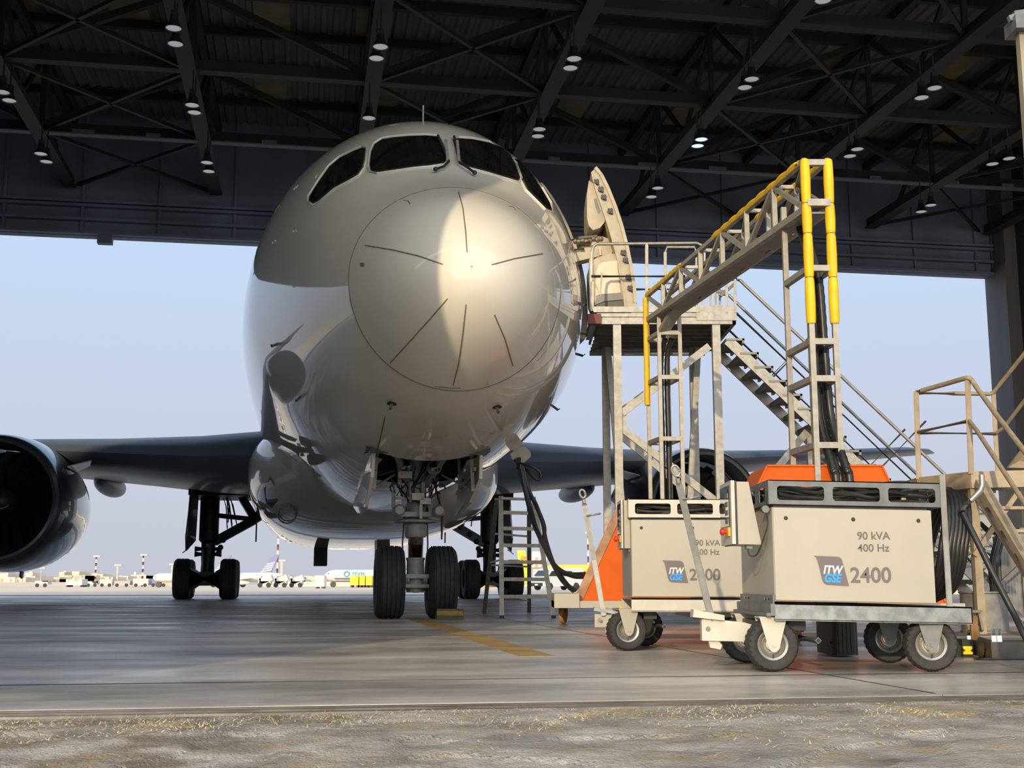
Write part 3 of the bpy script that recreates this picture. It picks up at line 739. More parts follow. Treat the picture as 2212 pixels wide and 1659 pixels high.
for k in (-1, 1): mb.path([A(GS+.05, k*.17, 1.5), A(GS+.1, k*.19, 1.1), A(GS+.05, k*.18, .8), A(GS, k*.17, .62)], .012, 6)
mb.build('brake_lines', M_cable, ng)
mb = MB(); mb.bar(A(GS+.17, -.06, 1.75), A(GS+.45, -.06, 1.2), .09, .05); mb.bar(A(GS+.45, .06, 1.2), A(GS+.12, .06, .75), .09, .05); mb.build('torque_link', M_gearp, ng)
for k in (-1, 1):        # nose gear doors
    mb = MB(); hz = 2.32
    if k < 0: P = [A(4.55, -.70, hz+.05), A(7.0, -.74, hz-.05), A(7.0, -.86, 1.70), A(6.3, -.80, 1.52), A(5.2, -.76, 1.58), A(4.6, -.72, 1.95)]
    else: P = [A(4.55, .74, hz+.05), A(7.0, .76, hz-.05), A(7.0, .70, 1.62), A(6.3, .62, 1.52), A(5.2, .68, 1.66), A(4.6, .74, 1.95)]
    mb.prism(P, U*k*.045); d = mb.build('gear_door', M_pearl, ng, smooth=False)
    mb = MB()
    for s_ in (4.9, 6.3): mb.bar(A(s_, k*.66, hz+.12), A(s_, k*.70, 1.8), .05, .07)
    mb.bar(A(4.75, k*.70, 2.1), A(6.8, k*.70, 1.9), .04, .05); mb.bar(A(5.2, k*.70, 1.85), A(5.8, k*.35, 2.1), .025, .025)
    mb.build('door_hinge', M_gearp, d)
mb = MB(); mb.path([A(GS-.3, .10, 2.4), A(GS-.3, .25, 1.95), A(GS-.3, .34, 1.6)], .016, 6); mb.path([A(GS-.3, .36, 1.5), A(GS-.3, .355, 1.15)], .02, 6, rr=[.022, .012]); mb.build('warning_streamer', mat('streamer_red', (.07, .015, .015), .6), ng)
mb = MB(); mb.path([A(GS-.5, -.80, 2.0), A(GS-.45, -.35, 2.15)], .012, 6); mb.build('door_rod', M_gearp, ng)
# main gears ------------------------------------------------------
for sd in (-1, 1):
    mg = sub('main_gear', plane); MS, MU, R = 31.3, sd*4.9, .68
    for a in (-.73, .73):
        for b in (-.76, .76): wheel(A(MS+a, MU+b, R-.005), R, .56, U, 'main_wheel', mg, M_dark, 4)
    mb = MB(); mb.bar(A(MS-.85, MU, R), A(MS+.85, MU, R), .42, .46)
    for a in (-.73, .73): mb.tube(A(MS+a, MU-.9, R), A(MS+a, MU+.9, R), .20, 16); mb.tube(A(MS+a, MU-.48, R), A(MS+a, MU+.48, R), .36, 18)
    mb.build('bogie_beam', M_dark, mg)
    mb = MB(); mb.lathe([(0, .7), (.24, .7), (.22, 1.2), (.24, 1.5), (.24, 1.9), (.33, 2.0), (.33, 4.1)], A(MS, MU, 0), Z, 20)
    for z in (1.52, 1.7): mb.tube(A(MS, MU-.45, z), A(MS, MU+.45, z), .1, 10)
    mb.build('strut', M_dark, mg)
    i = -sd; kn = A(MS-.1, MU+i*1.55, 2.72)
    mb = MB(); mb.bar(A(MS, MU+i*.2, 1.95), kn, .28, .30); mb.bar(kn, A(MS-.3, MU+i*2.7, 3.45), .26, .26); mb.bar(kn+Z*.1, A(MS+.8, MU+i*2.3, 3.7), .16, .16)
    mb.bar(kn, A(MS-.2, MU+i*.9, 3.75), .28, .26); mb.bar(A(MS, MU+i*.3, 2.85), kn, .16, .16)
    for (z0_, u0_) in ((1.55, .35), (1.75, .42), (2.0, .5), (2.25, .75), (2.5, 1.1)): mb.sphere(A(MS-.15, MU+i*u0_, z0_), .1, 8, 6)
    mb.build('side_brace', M_dark, mg)
    mb = MB()
    for k in range(7):
        a = A(MS-.3, MU+i*random.uniform(.3, .5), 3.9); b = A(MS-.3, MU+i*random.uniform(.6, 1.2), random.uniform(2.3, 2.9)); m_ = (a+b)/2+U*i*.1; mb.path([a, m_, b], .022, 6)
    mb.build('hydraulic_lines', M_cable, mg); mb = MB(); mb.path([A(MS, MU+i*1.6, 2.6), A(MS, MU+i*1.6, 1.95)], .025, 6); mb.build('hanging_line', M_cable, mg); mb = MB(); mb.path([A(MS, MU+i*2.6, 3.4), A(MS, MU+i*2.35, 2.75)], .025, 6)
    mb.build('hanging_line', M_cable, mg)
    mb = MB(); o_ = MU-i*.42
    mb.prism([A(MS-.9, o_-i*.12, 3.75), A(MS+.9, o_-i*.12, 3.75), A(MS+.9, o_-i*.24, 2.0), A(MS-.4, o_-i*.26, 1.62), A(MS-.9, o_-i*.24, 2.1)], -U*i*.05)
    mb.bar(A(MS-.2, o_-i*.2, 1.72), A(MS-.2, o_-i*.42, 1.56), .05, .03); mb.prism([A(MS-.9, o_+i*.1, 3.7), A(MS-.85, o_-i*.2, 3.7), A(MS-.85, o_-i*.27, 2.1), A(MS-.85, o_-i*.22, 1.62), A(MS-.9, o_+i*.06, 1.95)], VV*.1)
    mb.build('gear_door', M_navy, mg, smooth=False)
    mb = MB(); mb.prism([A(MS-.9, MU+i*3.6, 1.75), A(MS-.9, MU+i*4.05, 1.75), A(MS-.9, MU+i*4.05, 1.13), A(MS-.9, MU+i*3.6, 1.13)], VV*1.6); mb.build('body_gear_door', M_black, mg, smooth=False)
    mb = MB(); mb.box((MS-1.6, min(MU-i*.6, MU+i*2.6), 3.45), (MS+1.2, max(MU-i*.6, MU+i*2.6), 3.9), am); mb.build('wheel_well', M_black, mg, smooth=False)

# ------------------------------------------------------------------ open passenger door, doorway, service panels (parts of the aircraft)
def ring(s, a, off): # point on the skin at station s, angle a (degrees up from the widest point on the right)
    p = fus(s, radians(a)); q = fus(s, radians(a+1)); r = fus(s+.05, radians(a)); n = (q-p).cross(r-p).normalized()
    c = A(s, 0, 4.7)
    if n.dot(p-c) < 0: n = -n
    return p+n*off
DS0, DS1 = 5.75, 6.85
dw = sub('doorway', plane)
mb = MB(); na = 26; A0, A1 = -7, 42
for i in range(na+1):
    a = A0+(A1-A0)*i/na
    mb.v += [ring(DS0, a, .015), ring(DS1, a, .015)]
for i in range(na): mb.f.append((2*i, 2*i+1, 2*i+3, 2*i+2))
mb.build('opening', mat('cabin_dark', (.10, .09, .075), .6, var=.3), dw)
mb = MB()
loop = [ring(DS0-.02, A0+(A1-A0)*i/na, .03) for i in range(na+1)]+[ring(DS0+(DS1-DS0)*i/6, A1+1, .03) for i in range(7)]+[ring(DS1+.02, A1-(A1-A0)*i/na, .03) for i in range(na+1)]+[ring(DS1-(DS1-DS0)*i/6, A0-1, .03) for i in range(7)]
mb.path(loop, .055, 8, closed=True)
mb.build('door_frame', M_liner, dw)
mb = MB()
for i in range(2, na-1, 3):
    a = A0+(A1-A0)*i/na; mb.bar(ring(DS0+.03, a, .05), ring(DS0+.12, a, .05), .05, .05); mb.bar(ring(DS1-.12, a, .05), ring(DS1-.02, a, .05), .05, .05)
for q in (.25, .75): mb.bar(ring(DS0+(DS1-DS0)*q, A0, .04), ring(DS0+(DS1-DS0)*q, A1, .04), .04, .03)
mb.build('frame_fittings', mat('fitting_grey', (.30, .28, .23), .45, metal=.3), dw)
# the door leaf, swung clear of the skin, its front edge and inner face towards us
DY = 17.55
dr = sub('entry_door', plane)
outer = [(1287, 362), (1300, 378), (1314, 406), (1330, 446), (1343, 485), (1355, 530), (1364, 575), (1371, 620), (1373, 655), (1364, 672)]
inner = [(1350, 672), (1346, 640), (1339, 600), (1333, 560), (1322, 520), (1310, 480), (1297, 440), (1286, 410), (1279, 384), (1277, 372)]
mb = MB(); mb.prism([W(x, y, DY) for x, y in outer+inner], V((.0, 1.05, 0)))
mb.build('door_shell', M_liner, dr, ang=25)
mb = MB(); m_ = len(outer)
for i in range(m_-1): mb.bar(W(outer[i][0]-1, outer[i][1], DY-.02), W(outer[i+1][0]-1, outer[i+1][1], DY-.02), .05, .035, up=V((0, 1, 0)))
mb.build('door_edge_seal', mat('door_edge', (.50, .44, .33), .5), dr)
mb = MB()
for i in range(len(inner)-1): mb.bar(W(inner[i][0]+2, inner[i][1], DY-.015), W(inner[i+1][0]+2, inner[i+1][1], DY-.015), .03, .03, up=V((0, 1, 0)))
mb.build('inner_edge', M_liner, dr)
mb = MB()
for (x, y) in ((1288, 392), (1298, 408), (1304, 425), (1318, 455), (1346, 545), (1351, 561), (1357, 598), (1361, 622)):
    c = W(x, y, DY-.03); mb.bar(c-V((.03, 0, .03)), c+V((.03, 0, .03)), .02, .04); mb.bar(c+V((-.03, 0, .03)), c+V((.03, 0, -.02)), .018, .03); mb.tube(c+V((.02, -.02, -.03)), c+V((.02, .02, -.03)), .022, 8)
mb.build('door_latch', M_dark, dr)
mb = MB(); c0 = [(1272, 390), (1280, 395), (1292, 420), (1302, 445), (1308, 468), (1306, 480), (1296, 492), (1281, 497), (1272, 488), (1268, 470), (1268, 420)]
mb.prism([W(x, y, DY+.06) for x, y in c0], V((0, .8, 0))); mb.build('upper_cover', M_liner, dr, ang=30)
mb = MB(); mb.prism([W(x, y, DY+.05) for x, y in ((1283, 430), (1288, 428), (1297, 455), (1294, 462), (1288, 452))], V((0, .03, 0))); mb.build('cover_recess', M_linerg, dr, smooth=False)
mb = MB(); c1 = [(1275, 566), (1290, 556), (1318, 548), (1333, 548), (1339, 600), (1345, 640), (1347, 665), (1290, 668), (1278, 640), (1275, 600)]
mb.prism([W(x, y, DY+.04) for x, y in c1], V((0, .85, 0))); mb.build('slide_cover', M_liner, dr, ang=30)
mb = MB(); mb.prism([W(x, y, DY+.02) for x, y in ((1287, 590), (1293, 572), (1303, 566), (1333, 563), (1337, 600), (1341, 632), (1296, 636), (1287, 640))], V((0, .05, 0))); mb.build('slide_panel', mat('slide_panel_cream', (.72, .66, .52), .5), dr, ang=30)
mb = MB(); mb.prism([W(x, y, DY+.01) for x, y in ((1284, 660), (1288, 644), (1298, 637), (1341, 632), (1344, 647), (1305, 651), (1292, 656))], V((0, .06, 0))); mb.build('slide_kick_strip', M_linerg, dr, ang=30)
mb = MB(); mb.prism([W(x, y, DY+.03) for x, y in ((1284, 668), (1290, 656), (1305, 652), (1344, 648), (1362, 650), (1358, 672))], V((0, .8, 0))); mb.build('lower_tray', mat('tray_brown', (.10, .085, .06), .5), dr, smooth=False)
mb = MB(); mb.prism([W(x, y, DY-.0) for x, y in ((1273, 560), (1281, 552), (1283, 600), (1284, 668), (1274, 668))], V((0, .12, 0))); mb.build('side_liner', M_liner, dr, ang=30)
mb = MB(); P = [W(x, y, DY+.25) for x, y in ((1228, 528), (1262, 514), (1300, 510), (1325, 520), (1322, 548), (1282, 556), (1240, 566), (1232, 560))]
mb.prism(P, V((0, .25, 0))); mb.build('hinge_arm', M_liner, dr, smooth=False)
mb = MB()
mb.tube(W(1246, 532, DY+.2), W(1275, 524, DY+.2), .045, 12); mb.tube(W(1238, 540, DY+.2), W(1262, 538, DY+.2), .02, 8); mb.bar(W(1295, 535, DY+.2), W(1297, 552, DY+.2), .03, .04)
mb.path([W(1226, 521, DY+.2), W(1250, 514, DY+.2), W(1290, 510, DY+.2)], .02, 6)
for k in range(8): mb.sphere(W(1242+k*8, 523-k*1.4+random.uniform(-3, 3), DY+.22), .035, 8, 6)
mb.build('hinge_linkage', mat('linkage_grey', (.35, .30, .22), .4, metal=.5), dr)
mb = MB()
for k in range(5): mb.path([W(1304+k*3, 470+k, DY+.1), W(1312+k*3, 500, DY+.1), W(1318+k*3, 524, DY+.1)], .013, 6)
mb.build('cable_loom', mat('loom_olive', (.16, .13, .05), .6), dr)
mb = MB(); c = W(1262, 655, 19)
# ground power receptacle panel doors under the nose
RC = W(1123, 985, 17.0)
for (pl, dy) in (([(1095, 950), (1104, 942), (1120, 944), (1126, 952), (1125, 966), (1114, 975), (1102, 972), (1094, 962)], 17.35), ([(1102, 980), (1128, 965), (1136, 966), (1146, 976), (1147, 986), (1130, 1001), (1120, 1002), (1105, 990)], 17.25)):
    mb = MB(); mb.prism([W(x, y, dy) for x, y in pl], V((0, .03, 0))); mb.build('service_panel', mat('panel_taupe', (.38, .34, .28), .5), plane, smooth=False)

# ------------------------------------------------------------------ power cables from the aircraft to the gantry base
pc = thing('power_cable', 'thick black cables drooping from the panel under the nose to the orange base', 'cable', tuple(W(1215, 1275, 15.6)))
paths = [[(1122, 1000, 17.05), (1130, 1040, 17), (1141, 1090, 16.9), (1152, 1130, 16.7), (1175, 1180, 16.4), (1200, 1225, 16.1), (1236, 1244, 15.8), (1262, 1246, 15.6)],
         [(1126, 1000, 17.05), (1134, 1045, 17), (1146, 1095, 16.9), (1158, 1140, 16.7), (1178, 1185, 16.4), (1196, 1222, 16.1), (1215, 1255, 15.8), (1238, 1276, 15.5)],
         [(1120, 1000, 17.1), (1132, 1050, 17.1), (1150, 1075, 17), (1160, 1095, 16.9), (1172, 1130, 16.8), (1180, 1170, 16.6), (1198, 1222, 16.3), (1225, 1262, 16), (1242, 1274, 15.6)],
         [(1128, 1002, 17.05), (1140, 1052, 17), (1152, 1080, 16.95), (1168, 1115, 16.9), (1176, 1140, 16.8), (1176, 1170, 16.6), (1192, 1212, 16.3), (1222, 1238, 16), (1264, 1240, 15.7)],
         [(1124, 1002, 17.05), (1145, 1006, 17), (1164, 1018, 17), (1168, 1030, 17), (1160, 1036, 17), (1148, 1026, 17), (1138, 1014, 17.05), (1130, 1020, 17.1), (1136, 1060, 17)]]
def smoothp(P, n=6):
    P = [V(p) for p in P]; out = []
    for i in range(len(P)-1):
        a, b, c, d = P[max(i-1, 0)], P[i], P[i+1], P[min(i+2, len(P)-1)]
        for k in range(n):
            t = k/n; out.append(.5*((2*b)+(c-a)*t+(2*a-5*b+4*c-d)*t*t+(3*b-a-3*c+d)*t**3))
    out.append(P[-1]); return out
for i, pp in enumerate(paths):
    mb = MB(); mb.path(smoothp([W(*q) for q in pp]), .028 if i < 4 else .024, 8); mb.build('cable_strand', M_cable, pc)
mb = MB(); mb.path([W(1117, 992, 17.12), W(1124, 1010, 17.08)], .06, 10); mb.build('plug', M_black, pc)

# ------------------------------------------------------------------ step ladder
lad = thing('step_ladder', 'grey aluminium A-frame step ladder standing right of the nose wheels', 'ladder', tuple(G(1084, 1335)))
fl, fr, bl_, br = G(1084, 1335), G(1196, 1335), G(1046, 1325), G(1143, 1322)
tl, tr = W(1082, 1072, 18.9), W(1152, 1074, 18.95)
for nm, a, b in (('front_rail', fl, tl), ('front_rail', fr, tr), ('rear_rail', bl_, W(1073, 1078, 19.05)), ('rear_rail', br, W(1143, 1085, 19.1))):
    mb = MB(); mb.bar(a, b, .07, .04, up=V((0, 1, 0))); r_ = mb.build(nm, M_ladder, lad, smooth=False)
    mb = MB(); mb.box((a.x-.035, a.y-.03, 0), (a.x+.035, a.y+.03, .04)); mb.build('rubber_foot', M_black, r_, smooth=False)
for k, y in enumerate((1077, 1108, 1143, 1180, 1216, 1253, 1290)):
    t = (1335-y)/(1335-1072); a, b = fl.lerp(tl, t), fr.lerp(tr, t); mb = MB(); mb.bar(a, b, .055 if k else .12, .035, up=V((0, 1, 0)) if k else Z); mb.build('rung' if k else 'top_plate', M_ladder, lad, smooth=False)
for t in (.12, .45, .72):
    a, b = bl_.lerp(W(1073, 1078, 19.05), t), br.lerp(W(1143, 1085, 19.1), t); mb = MB(); mb.bar(a, b, .03, .03); mb.build('rear_brace', M_ladder, lad, smooth=False)
mb = MB(); a = fl.lerp(tl, .47); b = bl_.lerp(W(1073, 1078, 19.05), .47); mb.bar(a, b, .025); a = fr.lerp(tr, .47); b = br.lerp(W(1143, 1085, 19.1), .47); mb.bar(a, b, .025); mb.build('spreader', M_ladder, lad, smooth=False)

# chock
ck = G(962, 1335); ck = A(5.35, .38+.06)
t = thing('wheel_chock', 'yellow-topped block chocking the right nose wheel', 'wheel chock', (ck.x, ck.y, 0))
mb = MB(); mb.prism([ck-U*.19+VV*.0, ck-U*.19+VV*.28, ck-U*.19+VV*.22+Z*.10, ck-U*.19+Z*.155], U*.38); mb.build('block', mat('chock_olive', (.10, .09, .05), .6, var=.3), t, smooth=False)
mb = MB(); mb.box((-.19, -.008, .06), (.18, 0, .125), lambda p: ck+U*p.x+VV*p.y+Z*p.z); mb.build('yellow_face', mat('chock_yellow', (.34, .24, .05), .6, var=.4), t, smooth=False)

# ------------------------------------------------------------------ aluminium access platform with stairs
YN, YB = 16.55, 18.55
st = thing('access_platform', 'tall aluminium access platform with stairs at the open aircraft door', 'platform', tuple(W(1335, 1262, YN).xy)+(0,))
xl, xr = W(1290, 700, YN).x, W(1590, 700, YN).x; zb_, zt_ = W(1400, 700, YN).z, W(1400, 678, YN).z
mb = MB()
for z in (zb_, zt_-.04): mb.box((xl, YN, z), (xr, YN+.06, z+.05))
mb.box((xl, YN+.02, zb_), (xr, YN+.04, zt_)); mb.box((xl+.12, YB-.05, zb_), (xr, YB, zt_)); mb.box((xr-.05, YN, zb_), (xr, YB, zt_+.1)); mb.box((xr-.55, YN-.01, zb_+.05), (xr+.01, YN+.02, zt_+.12)); mb.box((xl-.08, YN+.1, zb_+.05), (xl, 17.9, zt_-.1))
mb.build('deck_frame', M_alu, st, smooth=False)
mb = MB(); mb.box((xl-.08, YN+.06, zt_-.05), (xr, 17.9, zt_)); mb.box((xl+.12, 17.9, zt_-.05), (xr, YB, zt_))
for k in range(9): y = YN+.2+k*.28; mb.box((xl+.05, y, zb_+.02), (xr-.05, y+.05, zt_-.05))
for k in range(14): x = xl+k*.14; mb.box((x, YN+.1, zb_+.08), (x+.03, YB-.1, zb_+.12))
mb.build('deck', mat('deck_dark', (.16, .15, .14), .6, var=.25), st, smooth=False)
mb = MB(); c = W(1287, 690, YN-.03); mb.box((c.x-.11, YN-.08, c.z-.07), (c.x+.07, YN+.02, c.z+.07)); mb.build('bumper', mat('bumper_red', (.13, .015, .012), .5), st, smooth=False)
lx, rx = W(1336, 900, YN).x, W(1553, 900, YN).x
for x, y in ((lx, YN+.02), (rx, YN+.02), (lx-.02, YB-.15), (rx-.05, YB-.15)):
    mb = MB(); mb.box((x-.055, y, 0.10), (x+.055, y+.11, zb_+.05)); l_ = mb.build('leg', M_alu, st, smooth=False)
    mb = MB(); mb.lathe([(.0, 0), (.10, 0), (.10, .02), (.03, .04), (.03, .12)], (x, y+.05, 0), Z, 12); mb.build('jack_foot', M_dark, l_)
for a, b in (((lx+.3, YB-.3, .1), (lx-.0, YB-.3, zb_)), ((rx-.3, YB-.3, .1), (rx+.0, YB-.3, zb_))):
    mb = MB(); mb.bar(a, b, .09); mb.build('inner_post', M_alu, st, smooth=False)
for (p, q, y) in (((1343, 893), (1532, 748), YN+.08), ((1343, 925), (1545, 1082), YN+.08), ((1346, 893), (1345, 925), YN+.1), ((1325, 900), (1505, 770), YB-.1), ((1328, 930), (1500, 1075), YB-.1)):
    mb = MB(); mb.bar(W(*p, y), W(*q, y), .10, .05, up=V((0, 1, 0))); mb.build('brace', M_alu, st, smooth=False)
# guard rails
def rail(pts, r, name, Y=None, closed=False):
    mb = MB(); mb.path(pts, r, 10); return mb.build(name, M_alu, st)
zr = W(1400, 527, YN).z
def P2(x, y, Y): return W(x, y, Y)
rail([P2(1279, 672, YN), P2(1279, 545, YN), P2(1282, 532, YN), P2(1290, 527, YN), P2(1505, 525, YN), P2(1516, 530, YN), P2(1522, 540, YN), P2(1522, 600, YN)], .022, 'guard_rail')
rail([P2(1437, 690, YN+.9), P2(1437, 545, YN+.9), P2(1441, 534, YN+.9), P2(1500, 534, YN+.9), P2(1504, 545, YN+.9), P2(1504, 680, YN+.9)], .022, 'guard_rail')
rail([P2(1397, 688, YN), P2(1397, 527, YN)], .022, 'rail_post'); rail([P2(1277, 597, YN), P2(1480, 597, YN)], .022, 'mid_rail')
rail([P2(1374, 625, YN+1), P2(1500, 625, YN+1)], .018, 'mid_rail')
for x in (1455, 1475, 1497, 1518, 1535, 1546, 1555): rail([P2(x, 676, YN+.3), P2(x, 615, YN+.3)], .016, 'baluster')
for x in (1570, 1588): rail([P2(x, 676, YN), P2(x, 600, YN)], .02, 'rail_post')
rail([P2(1505, 604, YN), P2(1592, 602, YN)], .02, 'mid_rail')
mb = MB(); mb.bar(P2(1556, 640, YN+.1), P2(1588, 612, YN+.1), .07, .04); mb.bar(P2(1548, 630, YN+.1), P2(1565, 630, YN+.1), .04); mb.build('gate_lever', mat('gate_dark', (.2, .19, .17), .5), st, smooth=False)
mb = MB(); mb.box((xl-.05, YN-.02, zt_+.02), (xr-.5, YN+.02, zt_+.10)); mb.build('toe_board', M_alu, st, smooth=False)
mb = MB(); mb.path([P2(1300, 590, YN-.05), P2(1297, 640, YN-.05), P2(1280, 600, YN-.05)], .012, 6); mb.build('lashing', mat('rope_beige', (.5, .42, .33), .8), st)
# stairs going down to the right
sx0, sz0 = W(1572, 735, YN+.15).x, W(1572, 735, YN+.15).z
sl = V((W(1760, 915, YN+.15).x-sx0, 0, W(1760, 915, YN+.15).z-sz0)); slope = sl.z/sl.x; sx1 = sx0+(0.15-sz0)/slope
mb = MB(); mb.bar((sx0, YN+.15, sz0), (sx1, YN+.15, .15), .14, .035, up=V((0, 1, 0))); mb.build('stringer', M_alu, st, smooth=False)
mb = MB(); mb.bar((sx0, YN+1.05, sz0), (sx1, YN+1.05, .15), .14, .035, up=V((0, 1, 0))); mb.build('stringer', M_alu, st, smooth=False)
nst = 19; M_tread = mat('tread_metal', (.22, .215, .20), .5, metal=.3)
for k in range(nst):
    t = (k+.3)/nst; x = sx0+(sx1-sx0)*t; z = sz0+(.15-sz0)*t+.05
    mb = MB(); mb.box((x-.09, YN+.12, z), (x+.17, YN+1.08, z+.03)); mb.box((x-.09, YN+.14, z-.03), (x-.06, YN+1.06, z)); mb.box((x+.14, YN+.12, z-.04), (x+.17, YN+1.08, z+.03))
    mb.build('stair_tread', M_tread, st, smooth=False)
for y, dx in ((YN+.15, 0), (YN+1.05, 0)):
    top = V((W(1598, 605, YN+.15).x, y, W(1598, 605, YN+.15).z)); L = sx1+.35-top.x
    e = top+V((L, 0, L*slope)); rail([V((xr-.05, y, top.z)), top, e], .022, 'handrail')
    mid = V((xr, y, top.z-.44)); L2 = sx1-.1-mid.x; rail([mid, mid+V((L2, 0, L2*slope))], .018, 'handrail')
    nrm = V((-slope, 0, 1)).normalized()
    for k in range(4):
        f = (k+.42)*1.35; a = V((sx0+f, y, sz0+f*slope)); b = a+nrm*((top.z-(sz0+(top.x-sx0)*slope))/nrm.z/(1+0)*.74); rail([a, b], .016, 'rail_post')
for (p, q) in (((W(1672, 1020, YN+.5)), W(1745, 930, YN+.5)), ((W(1770, 930, YN+.5)), W(1850, 1060, YN+.5))):
    mb = MB(); mb.bar(p, q, .10, .05, up=V((0, 1, 0))); mb.build('brace', M_alu, st, smooth=False)
mb = MB(); a = W(1748, 925, YN+.5); mb.bar(a, V((a.x, a.y, 0.02)), .09); mb.build('stair_support', M_alu, st, smooth=False)

# ------------------------------------------------------------------ orange hose gantry
GN, GF = 10.0, 15.0
gan = thing('hose_gantry', 'orange based lattice gantry with yellow padded mast carrying black hoses', 'gantry', tuple(W(1850, 1262, GN).xy)+(0,))
def base(Y, pts, name):
    mb = MB(); P = [W(x, y, Y) for x, y in pts]; mb.prism(P, V((-.05, .55, 0)))
    o = mb.build(name, M_orange, gan, smooth=False); return o
zo0, zo1 = W(1400, 1298, GF).z, W(1345, 1098, GF).z
xa = W(1253, 1298, GF).x; xb = W(1345, 1098, GF).x
o1 = MB(); o1.prism([V((xa, GF-.0, zo0)), V((xa+2.0, GF, zo0)), V((xa+1.6, GF, zo1)), V((xb, GF, zo1))], V((0, .7, 0))); o1 = o1.build('base_housing', M_orange, gan, smooth=False)
mb = MB(); nd = V((xb-xa, 0, zo1-zo0)).normalized(); mb.bar(V((xa-.03, GF-.01, zo0)), V((xb-.03, GF-.01, zo1)), .10, .02, up=V((0, 1, 0))); mb.build('edge_flange', mat('flange_worn', (.42, .22, .12), .5, var=.4), o1, smooth=False)
x1, x2, x3, x4 = W(1513, 1303, GN).x, W(2043, 1303, GN).x, W(1905, 1005, GN).x, W(1657, 1005, GN).x; z1, z2 = W(1800, 1303, GN).z, W(1800, 1006, GN).z
o2 = MB(); o2.prism([V((x1, GN, z1)), V((x2, GN, z1)), V((x3, GN, z2)), V((x4, GN, z2))], V((0, .7, 0))); o2 = o2.build('base_housing', M_orange, gan, smooth=False)
mb = MB(); mb.bar(V((x1, GN-.005, z1)), V((x4, GN-.005, z2)), .015); mb.bar(V((x4, GN-.005, z2)), V((x3, GN-.005, z2)), .015); mb.bar(V((x2, GN-.005, z1)), V((x3, GN-.005, z2)), .015); mb.build('housing_fold', M_orange, o2, smooth=False)
mb = MB(); mb.box((xa-.32, GF-.15, .22), (xa+2.3, GF+.85, zo0)); mb.box((xa-.32, GF-.2, .22), (xa-.02, GF+.9, zo0+.09)); mb.build('chassis', M_cream, gan, smooth=False)
mb = MB(); mb.box((x1-.1, GN-.1, .24), (x2+.12, GN+.8, z1)); mb.build('chassis', M_cream, gan, smooth=False)
mb = MB(); mb.box((W(1335, 1310, GF).x, GF-.17, .1), (W(1360, 1310, GF).x, GF-.1, .24)); mb.build('yellow_clamp', M_yellow, gan, smooth=False)
M_cast = mat('caster_orange', (.50, .25, .07), .5, var=.25)
def caster(c, R, name='caster', m=M_cast):
    t = sub(name, gan); mb = MB(); mb.lathe([(0, -.03), (R*.3, -.035), (R*.4, -.02), (R*.7, -.02), (R*.8, -.03), (R*.97, -.025), (R, -.01), (R, .01), (R*.97, .025), (R*.8, .03), (R*.7, .02), (R*.4, .02), (R*.3, .035), (0, .03)], c, V((.93, -.36, 0)), 24); mb.build('wheel', m, t)
    mb = MB(); mb.bar(c+V((-.05, .0, 0)), c+V((-.05, .06, R*1.25)), .02, .05); mb.bar(c+V((.05, -.02, 0)), c+V((.05, .04, R*1.25)), .02, .05); mb.bar(c+V((-.07, .05, R*1.25)), c+V((.07, .05, R*1.25)), .1, .02); mb.build('fork', M_beige, t)
g1 = G(1217, 1347); caster(V((g1.x, g1.y, .105)), .105)
g1 = G(2108, 1397); caster(V((g1.x, g1.y, .125)), .125)
g1 = G(1560, 1362); caster(V((g1.x, g1.y, .105)), .105)
g1 = G(1740, 1393); caster(V((g1.x, g1.y+.3, .105)), .105)
# masts
mast_m = mat('mast_aluminium', (.36, .34, .30), .45, metal=.4, var=.15, scale=14)
nA, nB = W(1738, 347, GN), W(1788, 349, GN); zT = nA.z; zM0 = z2-.6
dep = V((-.12, .72, 0))
def post(p, zt0, zb0, nm='mast_post', w=.045):
    mb = MB(); mb.box((p.x-w/2, p.y-w/2, zb0), (p.x+w/2, p.y+w/2, zt0)); return mb.build(nm, mast_m, gan, smooth=False)
nAx, nBx = nA.x, nB.x
post(V((nAx, GN, 0)), zT, .5); post(V((nBx, GN, 0)), zT, .5)
bk = V((-.07, .55, 0)); zlow = W(1725, 445, GN+.5).z
post(V((nAx, GN, 0))+bk, zlow, .5); post(V((nBx, GN, 0))+bk, zlow, .5)
for x in (nAx, nBx):            # yellow padding in fastened sections
    for k, (za, zb2) in enumerate(((345, 440), (440, 505), (505, 600), (600, 700))):
        a = W(1738, za, GN).z; b = W(1738, zb2, GN).z
        mb = MB(); r = .040; mb.lathe([(.0, b+.004), (r*.9, b+.004), (r, b+.03), (r*1.08, (a+b)/2), (r, a-.03), (r*.9, a-.004), (0, a-.004 if k else a+.02)], (x, GN, 0), Z, 16); mb.build('padding', M_yellow, gan)
for y in (580, 738, 818, 962):
    z = W(1770, y, GN).z; mb = MB(); mb.bar((nAx, GN, z), (nBx, GN, z), .05); mb.bar((nAx, GN, z), V((nAx, GN, z))+bk, .05); mb.bar((nBx, GN, z), V((nBx, GN, z))+bk, .05); mb.build('mast_crosspiece', mast_m, gan, smooth=False)
z = W(1770, 352, GN).z; mb = MB(); mb.bar((nAx, GN, z), (nBx, GN, z), .05); mb.build('mast_crosspiece', mast_m, gan, smooth=False)
z = W(1770, 440, GN).z; mb = MB(); mb.bar((nAx, GN, z), (nBx, GN, z), .09, .06); mb.build('mast_crosspiece', mast_m, gan, smooth=False)
fA, fB = W(1397, 640, GF), W(1440, 640, GF); fAx, fBx = fA.x, fB.x
zF = fA.z; zFl = W(1400, 692, GF).z
for x, y, zt0 in ((fAx, GF, zF), (fBx, GF, zFl), (fAx+.09, GF-.45, zFl), (fBx+.09, GF-.45, zFl)): post(V((x, y, 0)), zt0, .5)
